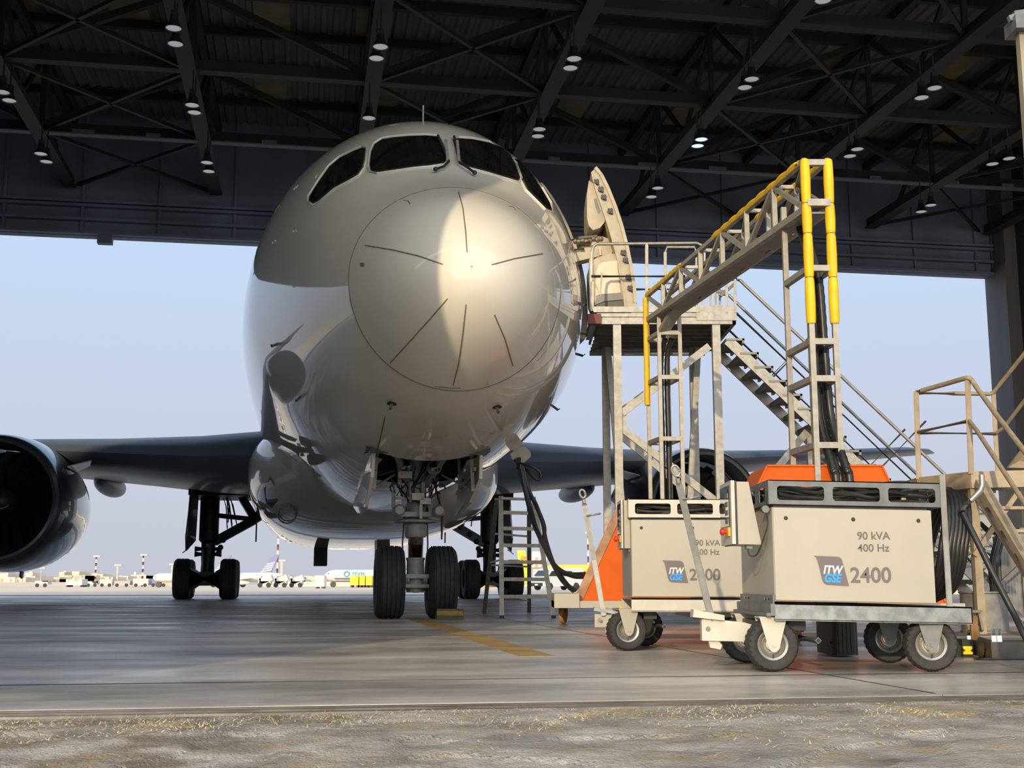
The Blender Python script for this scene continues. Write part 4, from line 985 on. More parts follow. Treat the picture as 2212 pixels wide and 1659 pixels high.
for y in (735, 828, 957):
    z = W(1420, y, GF).z; mb = MB(); mb.bar((fAx, GF, z), (fBx, GF, z), .05); mb.bar((fAx+.09, GF-.45, z), (fBx+.09, GF-.45, z), .05); mb.bar((fAx, GF, z), (fAx+.09, GF-.45, z), .05); mb.bar((fBx, GF, z), (fBx+.09, GF-.45, z), .05); mb.build('mast_crosspiece', mast_m, gan, smooth=False)
z0_, z1_ = W(1400, 876, GF).z, W(1400, 645, GF).z
mb = MB(); mb.lathe([(0, z0_), (.034, z0_), (.034, z1_), (0, z1_)], (fAx-.02, GF-.03, 0), Z, 12); mb.build('padding', M_yellow, gan)
mb = MB(); mb.bar(V((fAx+.15, GF-.46, W(1400, 730, GF).z)), V((fAx+.30, GF-.9, zFl+.02)), .14, .05); mb.build('tray_chute', mast_m, gan, smooth=False)
# the lattice beam between the masts
zL = W(1730, 452, GN).z
tA0, tB0 = V((nAx, GN, zT)), V((nBx, GN, zT)); tA1, tB1 = V((fAx, GF, zF)), V((fBx, GF, zF))
lA0, lB0 = V((nAx, GN, zL)), V((nBx, GN, zL)); lA1, lB1 = V((fAx, GF, zFl)), V((fBx, GF, zFl))
for a, b in ((tA0, tA1), (tB0, tB1)): mb = MB(); mb.bar(a, b, .045); mb.build('top_chord', mast_m, gan, smooth=False)
for a, b in ((lA0, lA1), (lB0, lB1)): mb = MB(); mb.bar(a, b, .06); mb.build('bottom_chord', mast_m, gan, smooth=False)
nb_ = 7
for k in range(nb_+1):
    t = k/nb_
    if 0 < k < nb_:
        mb = MB(); mb.bar(tA0.lerp(tA1, t), lA0.lerp(lA1, t), .045); mb.bar(tB0.lerp(tB1, t), lB0.lerp(lB1, t), .045); mb.bar(tA0.lerp(tA1, t), tB0.lerp(tB1, t), .035); mb.build('lattice_upright', mast_m, gan, smooth=False)
    if k < nb_:
        t2 = (k+1)/nb_; mb = MB()
        if k % 2: p, q = lambda u: tA0.lerp(tA1, u), lambda u: lA0.lerp(lA1, u)
        else: q, p = lambda u: tA0.lerp(tA1, u), lambda u: lA0.lerp(lA1, u)
        mb.bar(p(t), q(t2), .04)
        if k % 2: p, q = lambda u: tB0.lerp(tB1, u), lambda u: lB0.lerp(lB1, u)
        else: q, p = lambda u: tB0.lerp(tB1, u), lambda u: lB0.lerp(lB1, u)
        mb.bar(p(t), q(t2), .04); mb.bar(tA0.lerp(tA1, t), tB0.lerp(tB1, t2), .03)
        mb.build('lattice_diagonal', mast_m, gan, smooth=False)
mb = MB()
for k in range(nb_):
    a0, a1 = (k+.04)/nb_, (k+.80)/nb_
    q = [lA0.lerp(lA1, a0), lB0.lerp(lB1, a0), lB0.lerp(lB1, a1), lA0.lerp(lA1, a1)]; mb.prism([p-Z*.03 for p in q], Z*.015)
    b0, b1 = a1, (k+1.04)/nb_
    c = [lA0.lerp(lA1, b0), lA0.lerp(lA1, b0).lerp(lB0.lerp(lB1, b0), .75), lA0.lerp(lA1, b1).lerp(lB0.lerp(lB1, b1), .75), lA0.lerp(lA1, b1)]; mb.prism([p-Z*.03 for p in c], Z*.015)
mb.build('hose_tray', mat('tray_grey', (.26, .25, .23), .5, metal=.3), gan, smooth=False)
for (a, b, r) in ((tA0.lerp(tA1, .02), tA0.lerp(tA1, .48), .036), (tA0.lerp(tA1, .70), tA0.lerp(tA1, 1), .034), (tB0.lerp(tB1, .02), tB0.lerp(tB1, .35), .034)):
    mb = MB(); n = 9; pts = [a.lerp(b, i/(n*4)) for i in range(n*4+1)]; mb.path([p+Z*.012 for p in pts], r, 8, rr=[r*(.82+.28*abs(sin(pi*i/4))) for i in range(n*4+1)]); mb.build('beam_padding', M_yellow, gan)
# hoses down both masts
def corr(pts, r, m, parent, name='hose', sec=.03):
    P = smoothp(pts, 14); rr = [r*(1 if i % 2 else .9) for i in range(len(P))]; mb = MB(); mb.path(P, r, 12, rr=rr); return mb.build(name, m, parent)
xm = (nAx+nBx)/2
hs = [(-.035, .0), (.05, .0), (.01, .08)]
for i, (dx, dy) in enumerate(hs):
    y0 = GN+.22
    corr([V((xm-.03+dx*.5, y0+.25, zL-.02)), V((xm+dx*.5-.01, y0+.1+dy, W(0, 520, GN).z)), V((xm+dx*.8, y0+dy, W(0, 600, GN).z)), V((xm+dx, y0-.05+dy, W(0, 760, GN).z)), V((xm+dx*1.2+.02, y0-.05+dy, W(0, 900, GN).z)), V((xm+dx*1.3+.05, y0-.3+dy, W(0, 1010, GN).z)), V((xm+dx*1.3+.065, y0-.34+dy, z2-.12)), V((xm+dx*1.3+.07, y0-.36+dy, z2-.62))], .037, M_hose, gan)
xm2 = (fAx+fBx)/2+.04
for dx in (-.035, .04):
    corr([V((xm2+dx+.05, GF-.35, zFl-.3)), V((xm2+dx, GF-.25, zFl-.6)), V((xm2+dx, GF-.25, 2.2)), V((xm2+dx, GF-.25, 1.2))], .034, M_hose, gan)
corr([tB0.lerp(lB0, .8)+V((-.1, .3, 0)), lA0.lerp(lA1, .25).lerp(lB0.lerp(lB1, .25), .5)+Z*.05, lA0.lerp(lA1, .6).lerp(lB0.lerp(lB1, .6), .5)+Z*.05, lA0.lerp(lA1, .97).lerp(lB0.lerp(lB1, .97), .5)+Z*.03], .035, M_hose, gan)

# ------------------------------------------------------------------ ground power carts
def pneu(c, R, w, ax, name, parent, forkm, up_z, forkdir):
    """pneumatic cart wheel: lugged tyre, pressed rim, fork"""
    t = sub(name, parent); h = w/2; c = V(c); x_, y_, d_ = frame(V(ax))
    mb = MB(); mb.lathe([(R*.56, -h*.7), (R*.60, -h*.85), (R*.75, -h), (R*.9, -h*.95), (R*.965, -h*.72), (R*.975, 0), (R*.965, h*.72), (R*.9, h*.95), (R*.75, h), (R*.60, h*.85), (R*.56, h*.7)], c, ax, 40)
    nl = 26
    for k in range(nl):
        a = 2*pi*k/nl
        for sd in (-1, 1):
            a2 = a+(pi/nl if sd > 0 else 0); e = x_*cos(a2)+y_*sin(a2); g = -x_*sin(a2)+y_*cos(a2)
            p = c+e*R*.955+d_*sd*h*.05; q = c+e*R*.955+d_*sd*h*.60+g*R*.05; mb.bar(p, q, R*.10, R*.07, up=e)
            p = c+e*R*.95+d_*sd*h*.6+g*R*.05; q = c+e*R*.86+d_*sd*h*1.0+g*R*.05; mb.bar(p, q, R*.085, R*.05, up=e)
    mb.v = [V((p.x, p.y, max(p.z, .002))) for p in mb.v]
    mb.build('tire', M_tire, t, ang=35)
    mb = MB(); mb.lathe([(0, -h*.35), (R*.10, -h*.40), (R*.12, -h*.2), (R*.22, -h*.15), (R*.25, -h*.30), (R*.32, -h*.30), (R*.36, -h*.12), (R*.42, -h*.25), (R*.48, -h*.75), (R*.56, -h*.86), (R*.585, -h*.80), (R*.56, -h*.6), (R*.56, h*.6), (R*.585, h*.8), (R*.56, h*.86), (R*.48, h*.75), (R*.42, h*.25), (R*.25, h*.3), (R*.12, h*.4), (0, h*.4)], c, ax, 36)
    mb.build('rim', mat('rim_silver', (.42, .41, .38), .3, metal=.6, var=.1), t)
    mb = MB(); mb.bar(c+d_*(-h*.8)-Z*R*.48, c+d_*(-h*.75)-Z*R*.36, .008); mb.build('valve', M_black, t)
    f = d_*(-1)
    mb = MB()
    for sd in (-1, 1):
        o = c+f*(h*1.12+.004)*sd; s2 = x_ if abs(x_.z) < .5 else y_
        s2 = V((-d_.y, d_.x, 0)).normalized()
        P = [o+s2*R*.52+Z*(up_z-c.z), o-s2*R*.52+Z*(up_z-c.z), o-s2*R*.20+Z*R*.0-Z*R*.12, o-s2*R*.08-Z*R*.25, o+s2*R*.08-Z*R*.25, o+s2*R*.20-Z*R*.12]
        mb.prism(P, f*sd*.006)
    mb.prism([c-f*(h*1.15)+V((-d_.y, d_.x, 0))*R*.52+Z*(up_z-c.z), c+f*(h*1.15)+V((-d_.y, d_.x, 0))*R*.52+Z*(up_z-c.z), c+f*(h*1.15)-V((-d_.y, d_.x, 0))*R*.52+Z*(up_z-c.z), c-f*(h*1.15)-V((-d_.y, d_.x, 0))*R*.52+Z*(up_z-c.z)], -Z*.008)
    mb.tube(c-f*(h*1.2+.012), c+f*(h*1.2+.012), R*.07, 10)
    mb.build('fork', forkm, t, smooth=False)
    return t
def logo(fn, T, parent, x0=.235, z0=.505, name='emblem'):
    """slanted grey plate with rounded corners, white and blue italic letters"""
    Pt = lambda x, z, y=-.003: T(V((x, y, z)))
    H_ = .163; W_ = .155; sh = .045
    out = [(x0+.010, z0+H_), (x0+.028, z0+H_-.003)] if 0 else []
    out = [(x0, z0+H_), (x0+.015, z0+H_-.010), (x0+.022, z0+H_-.03), (x0+.045, z0+.025), (x0+.052, z0+.010), (x0+.066, z0+.0), (x0+.197, z0-.006), (x0+.165, z0+H_-.03), (x0+.158, z0+H_-.012), (x0+.142, z0+H_-.003)]
    mb = MB(); mb.prism([Pt(x, z) for x, z in out], T(V((0, -.0015, 0)))-T(V((0, 0, 0)))); e = mb.build(name, M_inkp, parent, smooth=False)
    ex = T(V((1, 0, 0)))-T(V((0, 0, 0))); 
    text_mesh('ITW', .066, Pt(x0+.049, z0+.062, -.006), ex, Z, 'letters_white', M_wht, e, bold=.0016, shear=.25, sx=.86)
    text_mesh('GSE', .066, Pt(x0+.052, z0+.014, -.006), ex, Z, 'letters_blue', M_blue, e, bold=.0028, shear=.25, sx=.86)
def cart(name, label, O, rz, frm, frm2, label_coil, handle, front_turn, coils, tiltz, second=False, hdr=.0):
    t = thing(name, label, 'power cart', (O[0], O[1], 0), group=None)
    R_ = Matrix.Rotation(rz, 3, 'Z'); o0 = V((O[0], O[1], 0))
    T = lambda p: o0+R_ @ V((p.x, p.y, p.z-tiltz*p.x))
    TT = lambda x, y, z: T(V((x, y, z)))
    L, D = .935, 1.0 if not second else .80
    zb, zt = .405, .945+hdr
    # cabinet
    mb = MB(); mb.box((0.004, .004, zb), (L-.004, D, zt), T); mb.build('cabinet', M_cream, t, smooth=False)
    mb = MB(); mb.prism([TT(*p) for p in ((.008, -.008, zb+.006), (L-.004, -.008, zb+.006), (L-.004, -.008, zt-.003), (.008, -.008, zt-.003))], T(V((0, .010, 0)))-T(V((0, 0, 0)))); fp = mb.build('front_panel', M_cream, t, smooth=False)
    for x in (.082, .475, .855):
        mb = MB(); mb.lathe([(0, -.004), (.009, -.004), (.012, -.001), (.012, .002)], TT(x, -.008, zt-.062), R_ @ V((0, 1, 0)), 16); mb.build('panel_lock', M_dark, fp)
    text_mesh('90 kVA', .062, TT(.492, -.0095, .768+hdr*.6), R_ @ V((1, 0, 0)), Z, 'lettering', M_ink, fp, bold=.0006, sx=1.02)
    text_mesh('400 Hz', .062, TT(.492, -.0095, .698+hdr*.6), R_ @ V((1, 0, 0)), Z, 'lettering', M_ink, fp, bold=.0004, sx=1.02)
    text_mesh('2400', .122, TT(.442, -.0095, .520+hdr*.3), R_ @ V((1, 0, 0)), Z, 'lettering', M_inkp, fp, bold=.0022, sx=.98)
    logo(None, lambda p: T(V((p.x, p.y-.009, p.z+hdr*.3))), fp)
    # dark block painted as shade in the gap over the cabinet; tray frame
    mb = MB(); mb.box((.015, .015, zt), (L-.02, D-.02, zt+.035), T); mb.build('cabinet_shadow_gap', M_dark, t, smooth=False)
    fz0, fz1 = zt+.018, zt+.16; L2 = 1.0
    th = .005
    holes = [rrect(.035+i*.325, fz0+.025, .035+i*.325+.275, fz1-.035, .018) for i in range(3)]
    mb = MB()
    for y in (-.014, D+.01):
        mb.prism([TT(x, y, z) for x, z in ((-.012, fz0), (L2+.01, fz0), (L2+.01, fz1), (-.012, fz1))], T(V((0, th, 0)))-T(V((0, 0, 0))), holes=[[TT(x, y, z) for x, z in h] for h in holes])
    hs2 = [rrect(.09+i*.30, fz0+.022, .09+i*.30+.17, fz1-.035, .015) for i in range(3)] if not second else [rrect(.09+i*.30, fz0+.022, .09+i*.30+.17, fz1-.035, .015) for i in range(2)]
    for x in (-.016, L2+.006):
        mb.prism([TT(x, y, z) for y, z in ((-.012, fz0), (D+.01, fz0), (D+.01, fz1), (-.012, fz1))], T(V((th, 0, 0)))-T(V((0, 0, 0))), holes=[[TT(x, y, z) for y, z in h] for h in hs2])
    mb.box((-.016, -.014, fz1-.006), (L2+.011, .016, fz1), T); mb.box((-.016, D-.02, fz1-.006), (L2+.011, D+.014, fz1), T); mb.box((-.014, 0, fz0), (L2+.01, D, fz0+.004), T)
    mb.build('tray_frame', frm, t, smooth=False)
    # undercarriage
    pz0, pz1 = zb-.118+.0, zb-.012
    mb = MB(); mb.box((-.005, -.03, pz0+.012), (1.13, -.022, pz1), T); mb.box((-.005, -.03, pz1-.008), (1.13, D+.02, pz1), T); mb.box((-.005, -.03, pz0+.008), (1.13, .03, pz0+.016), T); mb.box((-.005, D+.012, pz0+.012), (1.13, D+.02, pz1), T); mb.box((1.124, -.03, pz0+.012), (1.13, D+.02, pz1), T)
    mb.build('chassis', frm2, t, smooth=False)
    if not second:
        mb = MB(); mb.box((-.030, -.036, pz0+.035), (-.004, D+.03, pz1-.004), T); mb.box((-.055, -.034, pz0+.030), (-.03, D+.028, pz0+.05), T); mb.box((-.012, -.02, pz1-.005), (-.004, D, pz1+.045), T); mb.build('end_bracket', M_galvp, t, smooth=False)
        for y in (.1, .18, .72, .80): mb = MB(); mb.tube(TT(-.02, y, pz1+.02), TT(-.004, y, pz1+.02), .010, 8); mb.build('bracket_bolt', M_chrome, t)
        for x, y0, y1 in ((-.012, -.034, .0),): pass
    # control box on the left end
    cx0 = -.235 if not second else -.075
    y0c, y1c = (.10, .48) if not second else (.10, .42)
    bz0, bz1 = zt-.215, zt+.155
    mb = MB(); w0 = .12 if not second else .075
    mb.prism([TT(*p) for p in ((cx0+w0*.45, y0c, bz0), (cx0+w0*.45, y0c, bz1), (cx0+w0*1.05, y0c, bz1), (cx0+w0*1.6, y0c, bz0))], T(V((0, y1c-y0c, 0)))-T(V((0, 0, 0)))); cb = mb.build('control_box', M_cream, t, smooth=False)
    mb = MB(); mb.box((cx0+w0*.34, y0c-.004, bz0-.004), (cx0+w0*.45, y1c+.004, bz1+.004), T); mb.build('box_gasket', M_dark, cb, smooth=False)
    mb = MB(); mb.box((cx0+w0*.16, y0c-.004, bz0+.0), (cx0+w0*.34, y1c+.004, bz1+.006), T); mb.build('box_lid', M_white, cb, smooth=False)
    mb = MB(); mb.box((cx0+w0*.11, y0c+.05, bz0+.11), (cx0+w0*.16, y1c-.03, bz1-.02), T); mb.build('display', M_glass, cb, smooth=False)
    mb = MB()
    for j in range(4): mb.box((cx0+w0*.085, y0c+.08, bz0+.125+j*.05), (cx0+w0*.11, y0c+.17, bz0+.155+j*.05), T)
    mb.build('display_button', M_galvp, cb, smooth=False)
    mb = MB(); mb.box((cx0+w0*.06, y0c+.06, bz0+.05), (cx0+w0*.16, y0c+.16, bz0+.10), T); mb.build('stop_plate', M_yellow, cb, smooth=False)
    mb = MB(); mb.lathe([(0, -.04), (.012, -.04), (.02, -.034), (.021, -.018), (.012, -.014), (.012, .0)], TT(cx0+w0*.06, y0c+.11, bz0+.075), R_ @ V((1, 0, 0)), 16); mb.build('stop_button', M_red, cb)
    mb = MB(); mb.path(smoothp([TT(cx0+w0*1.0, y0c+.05, bz0), TT(cx0+w0*1.05, y0c+.04, bz0-.06), TT(cx0+w0*1.4, y0c+.02, bz0-.055), TT(cx0+w0*1.75, .06, bz0+.07), TT(cx0+w0*1.85, .05, bz0+.14), TT(cx0+w0*1.75, .04, bz0+.2), TT(cx0+w0*1.80, .03, bz1-.06)]), .004 if not second else .003, 6); mb.build('control_cable', M_cable if not second else mat('cable_rust', (.22, .05, .02), .5), cb)
    mb = MB(); mb.box((cx0+w0*.9, y0c+.03, bz0-.025), (cx0+w0*1.2, y0c+.08, bz0), T); mb.build('cable_gland', M_galvp, cb, smooth=False)
    if not second: mb = MB(); mb.tube(TT(-.028, .02, zt-.01), TT(-.028, .07, zt-.01), .022, 12); mb.build('lamp_cap', M_galvp, t)
    # wheels
    R, w = .154, .115
    fa = front_turn; axf = R_ @ V((sin(fa), cos(fa), 0))
    fpos = [(-.008, .085), (-.008, D-.12)] if not second else [(-.04, .06), (.17, .75)]
    for (x, y) in fpos:
        c = TT(x, y, 0); pneu((c.x, c.y, R), R, w, axf, 'front_wheel', t, M_white if not second else M_cream, zb-.09, 1)
    for (x, y) in ((.915, .085), (.915, D-.12)):
        c = TT(x, y, 0); pneu((c.x, c.y, R), R, w, R_ @ V((.16, 1, 0)) if not second else axf, 'rear_wheel', t, M_galvp, zb-.09, 1)
    mb = MB(); a, b = TT(*fpos[0], 0), TT(*fpos[1], 0); mb.tube(V((a.x, a.y, R)), V((b.x, b.y, R)), .018, 10); mb.bar(V((a.x, a.y, R+.1)), V((b.x, b.y, R+.1)), .06); mb.box((.1, .1, pz0-.05), (.2, .5, pz0+.02), T); mb.build('front_axle', M_dark, t)
    mb = MB(); q = TT(.245, -.0, .185); mb.path([q+R_ @ V((-.0, .0, 0)), q+R_ @ V((-.03, .35, 0))], .02, 4); bx = mb.build('brake_bar', M_galvp, t, smooth=False)
    mb = MB(); mb.path([q+R_ @ V((.0, -.004, 0)), q+R_ @ V((-.00, .01, 0))], .013, 4); mb.build('bar_bore', M_black, bx, smooth=False)
    # tow bar
    tb = sub('tow_bar', t); hx, hz, tx, tz = handle
    mb = MB(); mb.prism([TT(*p) for p in ((-.40, .15, .165), (-.40, .15, .285), (-.385, .15, .295), (-.15, .15, .275), (-.05, .15, .25), (-.05, .15, .165))] if not second else [TT(*p) for p in ((-.28, .06, .175), (-.28, .06, .275), (-.05, .06, .265), (-.05, .06, .175))], T(V((0, .07, 0)))-T(V((0, 0, 0)))); mb.build('drawbar_housing', M_white if not second else M_cream, tb, smooth=False)
    mb = MB(); mb.tube(TT(hx-.03, -.0 if second else .14, .235), TT(hx-.03, .10 if second else .23, .235), .014, 10); mb.build('pivot_bolt', M_chrome, tb)
    mb = MB(); p0 = TT(hx, .05 if second else .17, hz); p1 = TT(tx, .03, tz); d = (p1-p0); mb.path([p0-d*.03, p0+d*.90], .021 if not second else .020, 14); mb.build('tow_tube', mat('tow_silver', (.36, .36, .34), .35, metal=.6, var=.12, scale=20), tb)
    mb = MB(); e = p0+d*.90; mb.path([e, e+d*.02, p1-d*.05], .017, 12, rr=[.021, .014, .014]); xx = R_ @ V((1, 0, 0)); dn = d.normalized()
    mb.path([p1+xx*.022*cos(a)+dn*.032*sin(a) for a in [k*pi/8 for k in range(16)]], .008, 8, closed=True); mb.build('tow_eye', M_alu, tb)
    mb = MB(); rc = p0+d*.82+xx*.055; mb.path([rc+xx*.055*cos(a)+(R_ @ V((0, 1, 0)))*.055*sin(a)+Z*.01*cos(a) for a in [k*pi/10 for k in range(20)]], .0055, 8, closed=True); mb.build('handle_ring', M_galv, tb)
    mb = MB()
    if not second: mb.prism([TT(*p) for p in ((-.455, .12, .30), (-.45, .12, .345), (-.27, .12, .315), (-.27, .12, .285))], T(V((0, .12, 0)))-T(V((0, 0, 0)))); mb.build('brake_lever', M_white, tb, smooth=False); mb = MB(); mb.prism([TT(*p) for p in ((-.36, .17, .165), (-.35, .17, .125), (-.29, .17, .115), (-.28, .17, .14), (-.30, .17, .165))], T(V((0, .03, 0)))-T(V((0, 0, 0))))
    else: mb.prism([TT(*p) for p in ((-.29, .03, .30), (-.28, .03, .325), (-.10, .03, .295), (-.10, .03, .27))], T(V((0, .12, 0)))-T(V((0, 0, 0)))); mb.build('brake_lever', M_galv, tb, smooth=False); mb = MB(); mb.prism([TT(*p) for p in ((-.20, .06, .18), (-.20, .06, .135), (-.13, .06, .125), (-.12, .06, .175))], T(V((0, .03, 0)))-T(V((0, 0, 0))))
    mb.build('support_foot', M_white if not second else M_cream, tb, smooth=False)
    if not second:
        for (x, y, k) in ((1.0, .0, 0), (1.045, D-.1, 1)):
            mb = MB(); P = [TT(x, y, pz1-.01), TT(x-.025 if k == 0 else x, y, fz1+.03)]
            P = [TT(1.008, -.01, pz1), TT(.975+.03, -.018, fz1+.05)] if k == 0 else [TT(1.26, .3, .60), TT(1.19, .3, fz1-.05), TT(1.22, .3, fz1-.03), TT(1.25, .3, fz1+.0), TT(1.255, .3, fz1+.09)]
            if k == 0: mb.tube(P[0], P[1], .017, 14)
            else: mb.path([TT(1.16, .12, fz1-.14), TT(1.20, .07, fz1-.09), TT(1.252, .055, fz1-.035), TT(1.265, .055, fz1-.0), TT(1.265, .055, fz1+.06)], .017, 12)
            mb.build('coil_post', mat('tow_silver', (.58, .57, .53)), t)
        mb = MB(); mb.tube(TT(.90, D, zt), TT(.90, D, fz1+.035), .014, 10); mb.build('coil_post', M_galv, t)
    # cable lying in the tray
    random.seed(11 if second else 5)
    ct = thing('power_cable', label_coil, 'cable', tuple(TT(.5, D/2, zt+.03)))
    nrow = 7
    for r in range(nrow):
        for lay in range(4):
            y = .045+r*(D-.09)/(nrow-1); z = zt+.05+lay*.026; pts = []
            for i in range(9):
                pts.append(TT(.03+i*.113, min(max(y+random.uniform(-.03, .03), .025), D-.03), min(z+random.uniform(-.014, .014), fz1-.015+(.03 if lay == 3 and (r > 3) else 0))))
            mb = MB(); mb.path(smoothp(pts, 4), .0135, 8); mb.build('cable_run', M_cable, ct)
    mb = MB(); mb.path(smoothp([TT(.30, .3, fz1-.05), TT(.45, .32, fz1+.0), TT(.62, .3, fz1-.02), TT(.78, .35, fz1+.015), TT(.92, .35, fz1+.02), TT(.96, .40, fz1-.03), TT(.9, .45, fz1-.06)]), .019, 10); mb.build('cable_run', M_cable, ct)
    q = TT(.80, .09, fz0+.055); mb = MB()
    if not second: mb.box((q.x-.014, q.y-.03, q.z-.02), (q.x+.012, q.y-.01, q.z+.025)); mb.build('warning_tag', mat('tag_cream', (.8, .7, .45), .5), ct, smooth=False)
    return t, TT
cart1, T1 = cart('ground_power_cart', 'near cream power cart with grey metal frame and large coil of black hose', (1.517, 7.15), 0, M_galvp, M_galv, 'black cable packed in the grey tray of the near power cart', (-.335, .27, -.55, 1.15), 0, True, .020)
cart2, T2 = cart('ground_power_cart', 'far cream power cart with white frame standing beside the orange base', (.912, 9.42), 0, M_white, M_white, 'black cable packed in the white tray of the far power cart', (-.215, .29, -.365, 1.19), -.22, False, .004, second=True, hdr=.045)
# coil of thick hose hung on the end of the near cart
hc = thing('hose_coil', 'large coil of thick black hose hung on the right end of the near cart', 'hose', tuple(T1(1.08, .4, .41)))
loops = 7
for k in range(loops):
    mb = MB(); x = 1.02+k*.024; yy = .40; H_ = .35-.012*abs(k-3); Wd = .30
    pts = [T1(x+.035*sin(a*1.0)+.05*max(0, sin(a)), yy+Wd*cos(a), +.752+H_*sin(a)*(1 if sin(a) > 0 else .93)) for a in [2*pi*i/28 for i in range(28)]]
    mb.path(pts, .0185, 10, closed=True); mb.build('hose_loop', M_hose, hc)
tail = [T1(1.16, .12, .95), T1(1.20, .05, .80), T1(1.26, -.02, .60), T1(1.33, -.10, .38), T1(1.40, -.18, .17)]
e1 = G(2190, 1412); e2 = G(2240, 1408); e3 = G(2330, 1400)
tail += [V((e1.x-.2, e1.y-1.05, .06)), V((e2.x-.15, e2.y-1.1, .022)), V((e3.x, e3.y-1.1, .022))]
mb = MB(); mb.path(smoothp(tail, 8), .0185, 10); mb.build('hose_tail', M_hose, hc)

# ------------------------------------------------------------------ dark case under the near cart
g = G(1806, 1420); t = thing('equipment_case', 'tall dark moulded case on the floor behind the near cart wheels', 'case', (g.x, g.y+.3, 0))
a0, a1 = G(1764, 1412).x+.005, G(1858, 1420).x
mb = MB(); P = rrect(a0, g.y, a1, g.y+.5, .05); mb.prism([V((x, y, .012)) for x, y in P], V((0, 0, .33))); mb.prism([V((x, y, .345)) for x, y in rrect(a0-.01, g.y-.01, a1+.01, g.y+.51, .05)], V((0, 0, .10)))
mb.build('shell', mat('case_green_black', (.022, .030, .026), .5, var=.2), t, ang=30)
mb = MB()
for k in range(4): x = a0+.05+k*(a1-a0-.1)/3; mb.box((x-.012, g.y-.014, .03), (x+.012, g.y+.01, .33))
mb.build('rib', M_black, t, smooth=False)
for z in (.1, .28): mb = MB(); mb.tube((a0-.012, g.y+.04, z), (a0+.01, g.y+.04, z), .014, 8); mb.build('corner_bolt', M_dark, t)

# ------------------------------------------------------------------ beige steel stair stand at the right
BY = 12.6
bs_ = thing('stair_stand', 'beige steel maintenance stair stand with tube handrails at the right picture edge', 'stairs', tuple(W(2095, 1262, BY).xy)+(0,))
M_b = M_beige
pL, pN, pR = (1981, 13.3), (2094, BY), (2150, 13.6)
def Bp(x, y, Y): return W(x, y, Y)
def brail(pts, r=.024, name='handrail'):
    mb = MB(); mb.path(pts, r, 10); return mb.build(name, M_b, bs_)
brail([Bp(1985, 1036, 13.3), Bp(1979, 846, 13.3)], .03, 'rail_post'); brail([Bp(2098, 1024, BY), Bp(2090, 818, BY)], .03, 'rail_post'); brail([Bp(2155, 1020, 13.6), Bp(2146, 850, 13.6)], .026, 'rail_post')
brail(smoothp([Bp(1980, 847, 13.3), Bp(2040, 830, 12.95), Bp(2086, 817, BY), Bp(2097, 819, BY-.03), Bp(2106, 832, BY-.1)], 4)+[Bp(2150, 893, BY-.9), Bp(2240, 1010, BY-2.2)], .026)
brail([Bp(1980, 849, 13.32), Bp(2060, 850, 13.5), Bp(2138, 851, 13.6), Bp(2146, 848, 13.58), Bp(2160, 830, 13.5), Bp(2240, 730, 12.8)], .023)
brail([Bp(1984, 933, 13.3), Bp(2094, 909, BY), Bp(2110, 930, BY-.3), Bp(2235, 1120, BY-2.2)], .023, 'mid_rail'); brail([Bp(1984, 935, 13.32), Bp(2150, 937, 13.6), Bp(2170, 922, 13.5), Bp(2240, 830, 12.8)], .021, 'mid_rail')
zd = Bp(2094, 1022, BY).z
c1_, c2_, c3_ = V((Bp(1984, 1036, 13.3).x, 13.3, 0)), V((Bp(2097, 1022, BY).x, BY, 0)), V((Bp(2250, 1022, 12.4).x, 12.4, 0)); c4_ = V((c3_.x, 15.2, 0)); c5_ = V((c1_.x+.1, 15.2, 0))
mb = MB()
for a, b in ((c1_, c2_), (c2_, c3_), (c1_, c5_)): mb.bar(a+Z*(zd-.07), b+Z*(zd-.07), .03, .17, up=None)
mb.build('edge_beam', M_b, bs_, smooth=False)
mb = MB(); mb.prism([p+Z*(zd-.03) for p in (c1_, c2_, c3_, c4_, c5_)], Z*.03)
for k in range(5): y = 13.2+k*.4; mb.box((c1_.x+.1, y, zd-.13), (c3_.x, y+.05, zd-.03))
mb.build('platform', mat('stand_deck', (.17, .145, .11), .6, var=.2), bs_, smooth=False)
for (x, y) in ((c2_.x+.03, BY+.05), (c1_.x+.06, 13.4), (c1_.x+.15, 15.0), (c2_.x+.75, 14.6)):
    mb = MB(); mb.box((x-.04, y-.04, .0), (x+.04, y+.04, zd-.1)); mb.build('leg', M_b, bs_, smooth=False)
# stringers going down towards us on the right
for (a, b, w_) in (((2118, 1042, BY-.1), (2300, 1345, BY-2.3), .11), ((2106, 1060, BY+.1), (2275, 1330, BY-1.9), .07)):
    mb = MB(); mb.bar(Bp(*a), Bp(*b), w_, .05, up=V((0, 1, 0))); mb.build('stringer', M_b, bs_, smooth=False)
for k in range(5):
    a = Bp(2150+k*34, 1100+k*50, BY-.5-k*.4); mb = MB(); mb.box((a.x, a.y, a.z), (a.x+.6, a.y+.24, a.z+.03)); mb.build('stair_tread', M_b, bs_, smooth=False)
for (a, b) in (((2104, 1200, BY), (2200, 1060, BY)), ((2120, 1045, 13.3), (2212, 1180, 13.3)), ((1988, 1060, 13.4), (2092, 1200, 13.1))):
    mb = MB(); mb.bar(Bp(*a), Bp(*b), .05); mb.build('brace', M_b, bs_, smooth=False)
mb = MB(); mb.prism([Bp(2178, 1010, 13.2), Bp(2212, 965, 13.0), Bp(2260, 960, 13.0), Bp(2260, 1012, 13.0)], V((0, .05, 0))); mb.build('gusset_plate', M_b, bs_, smooth=False)
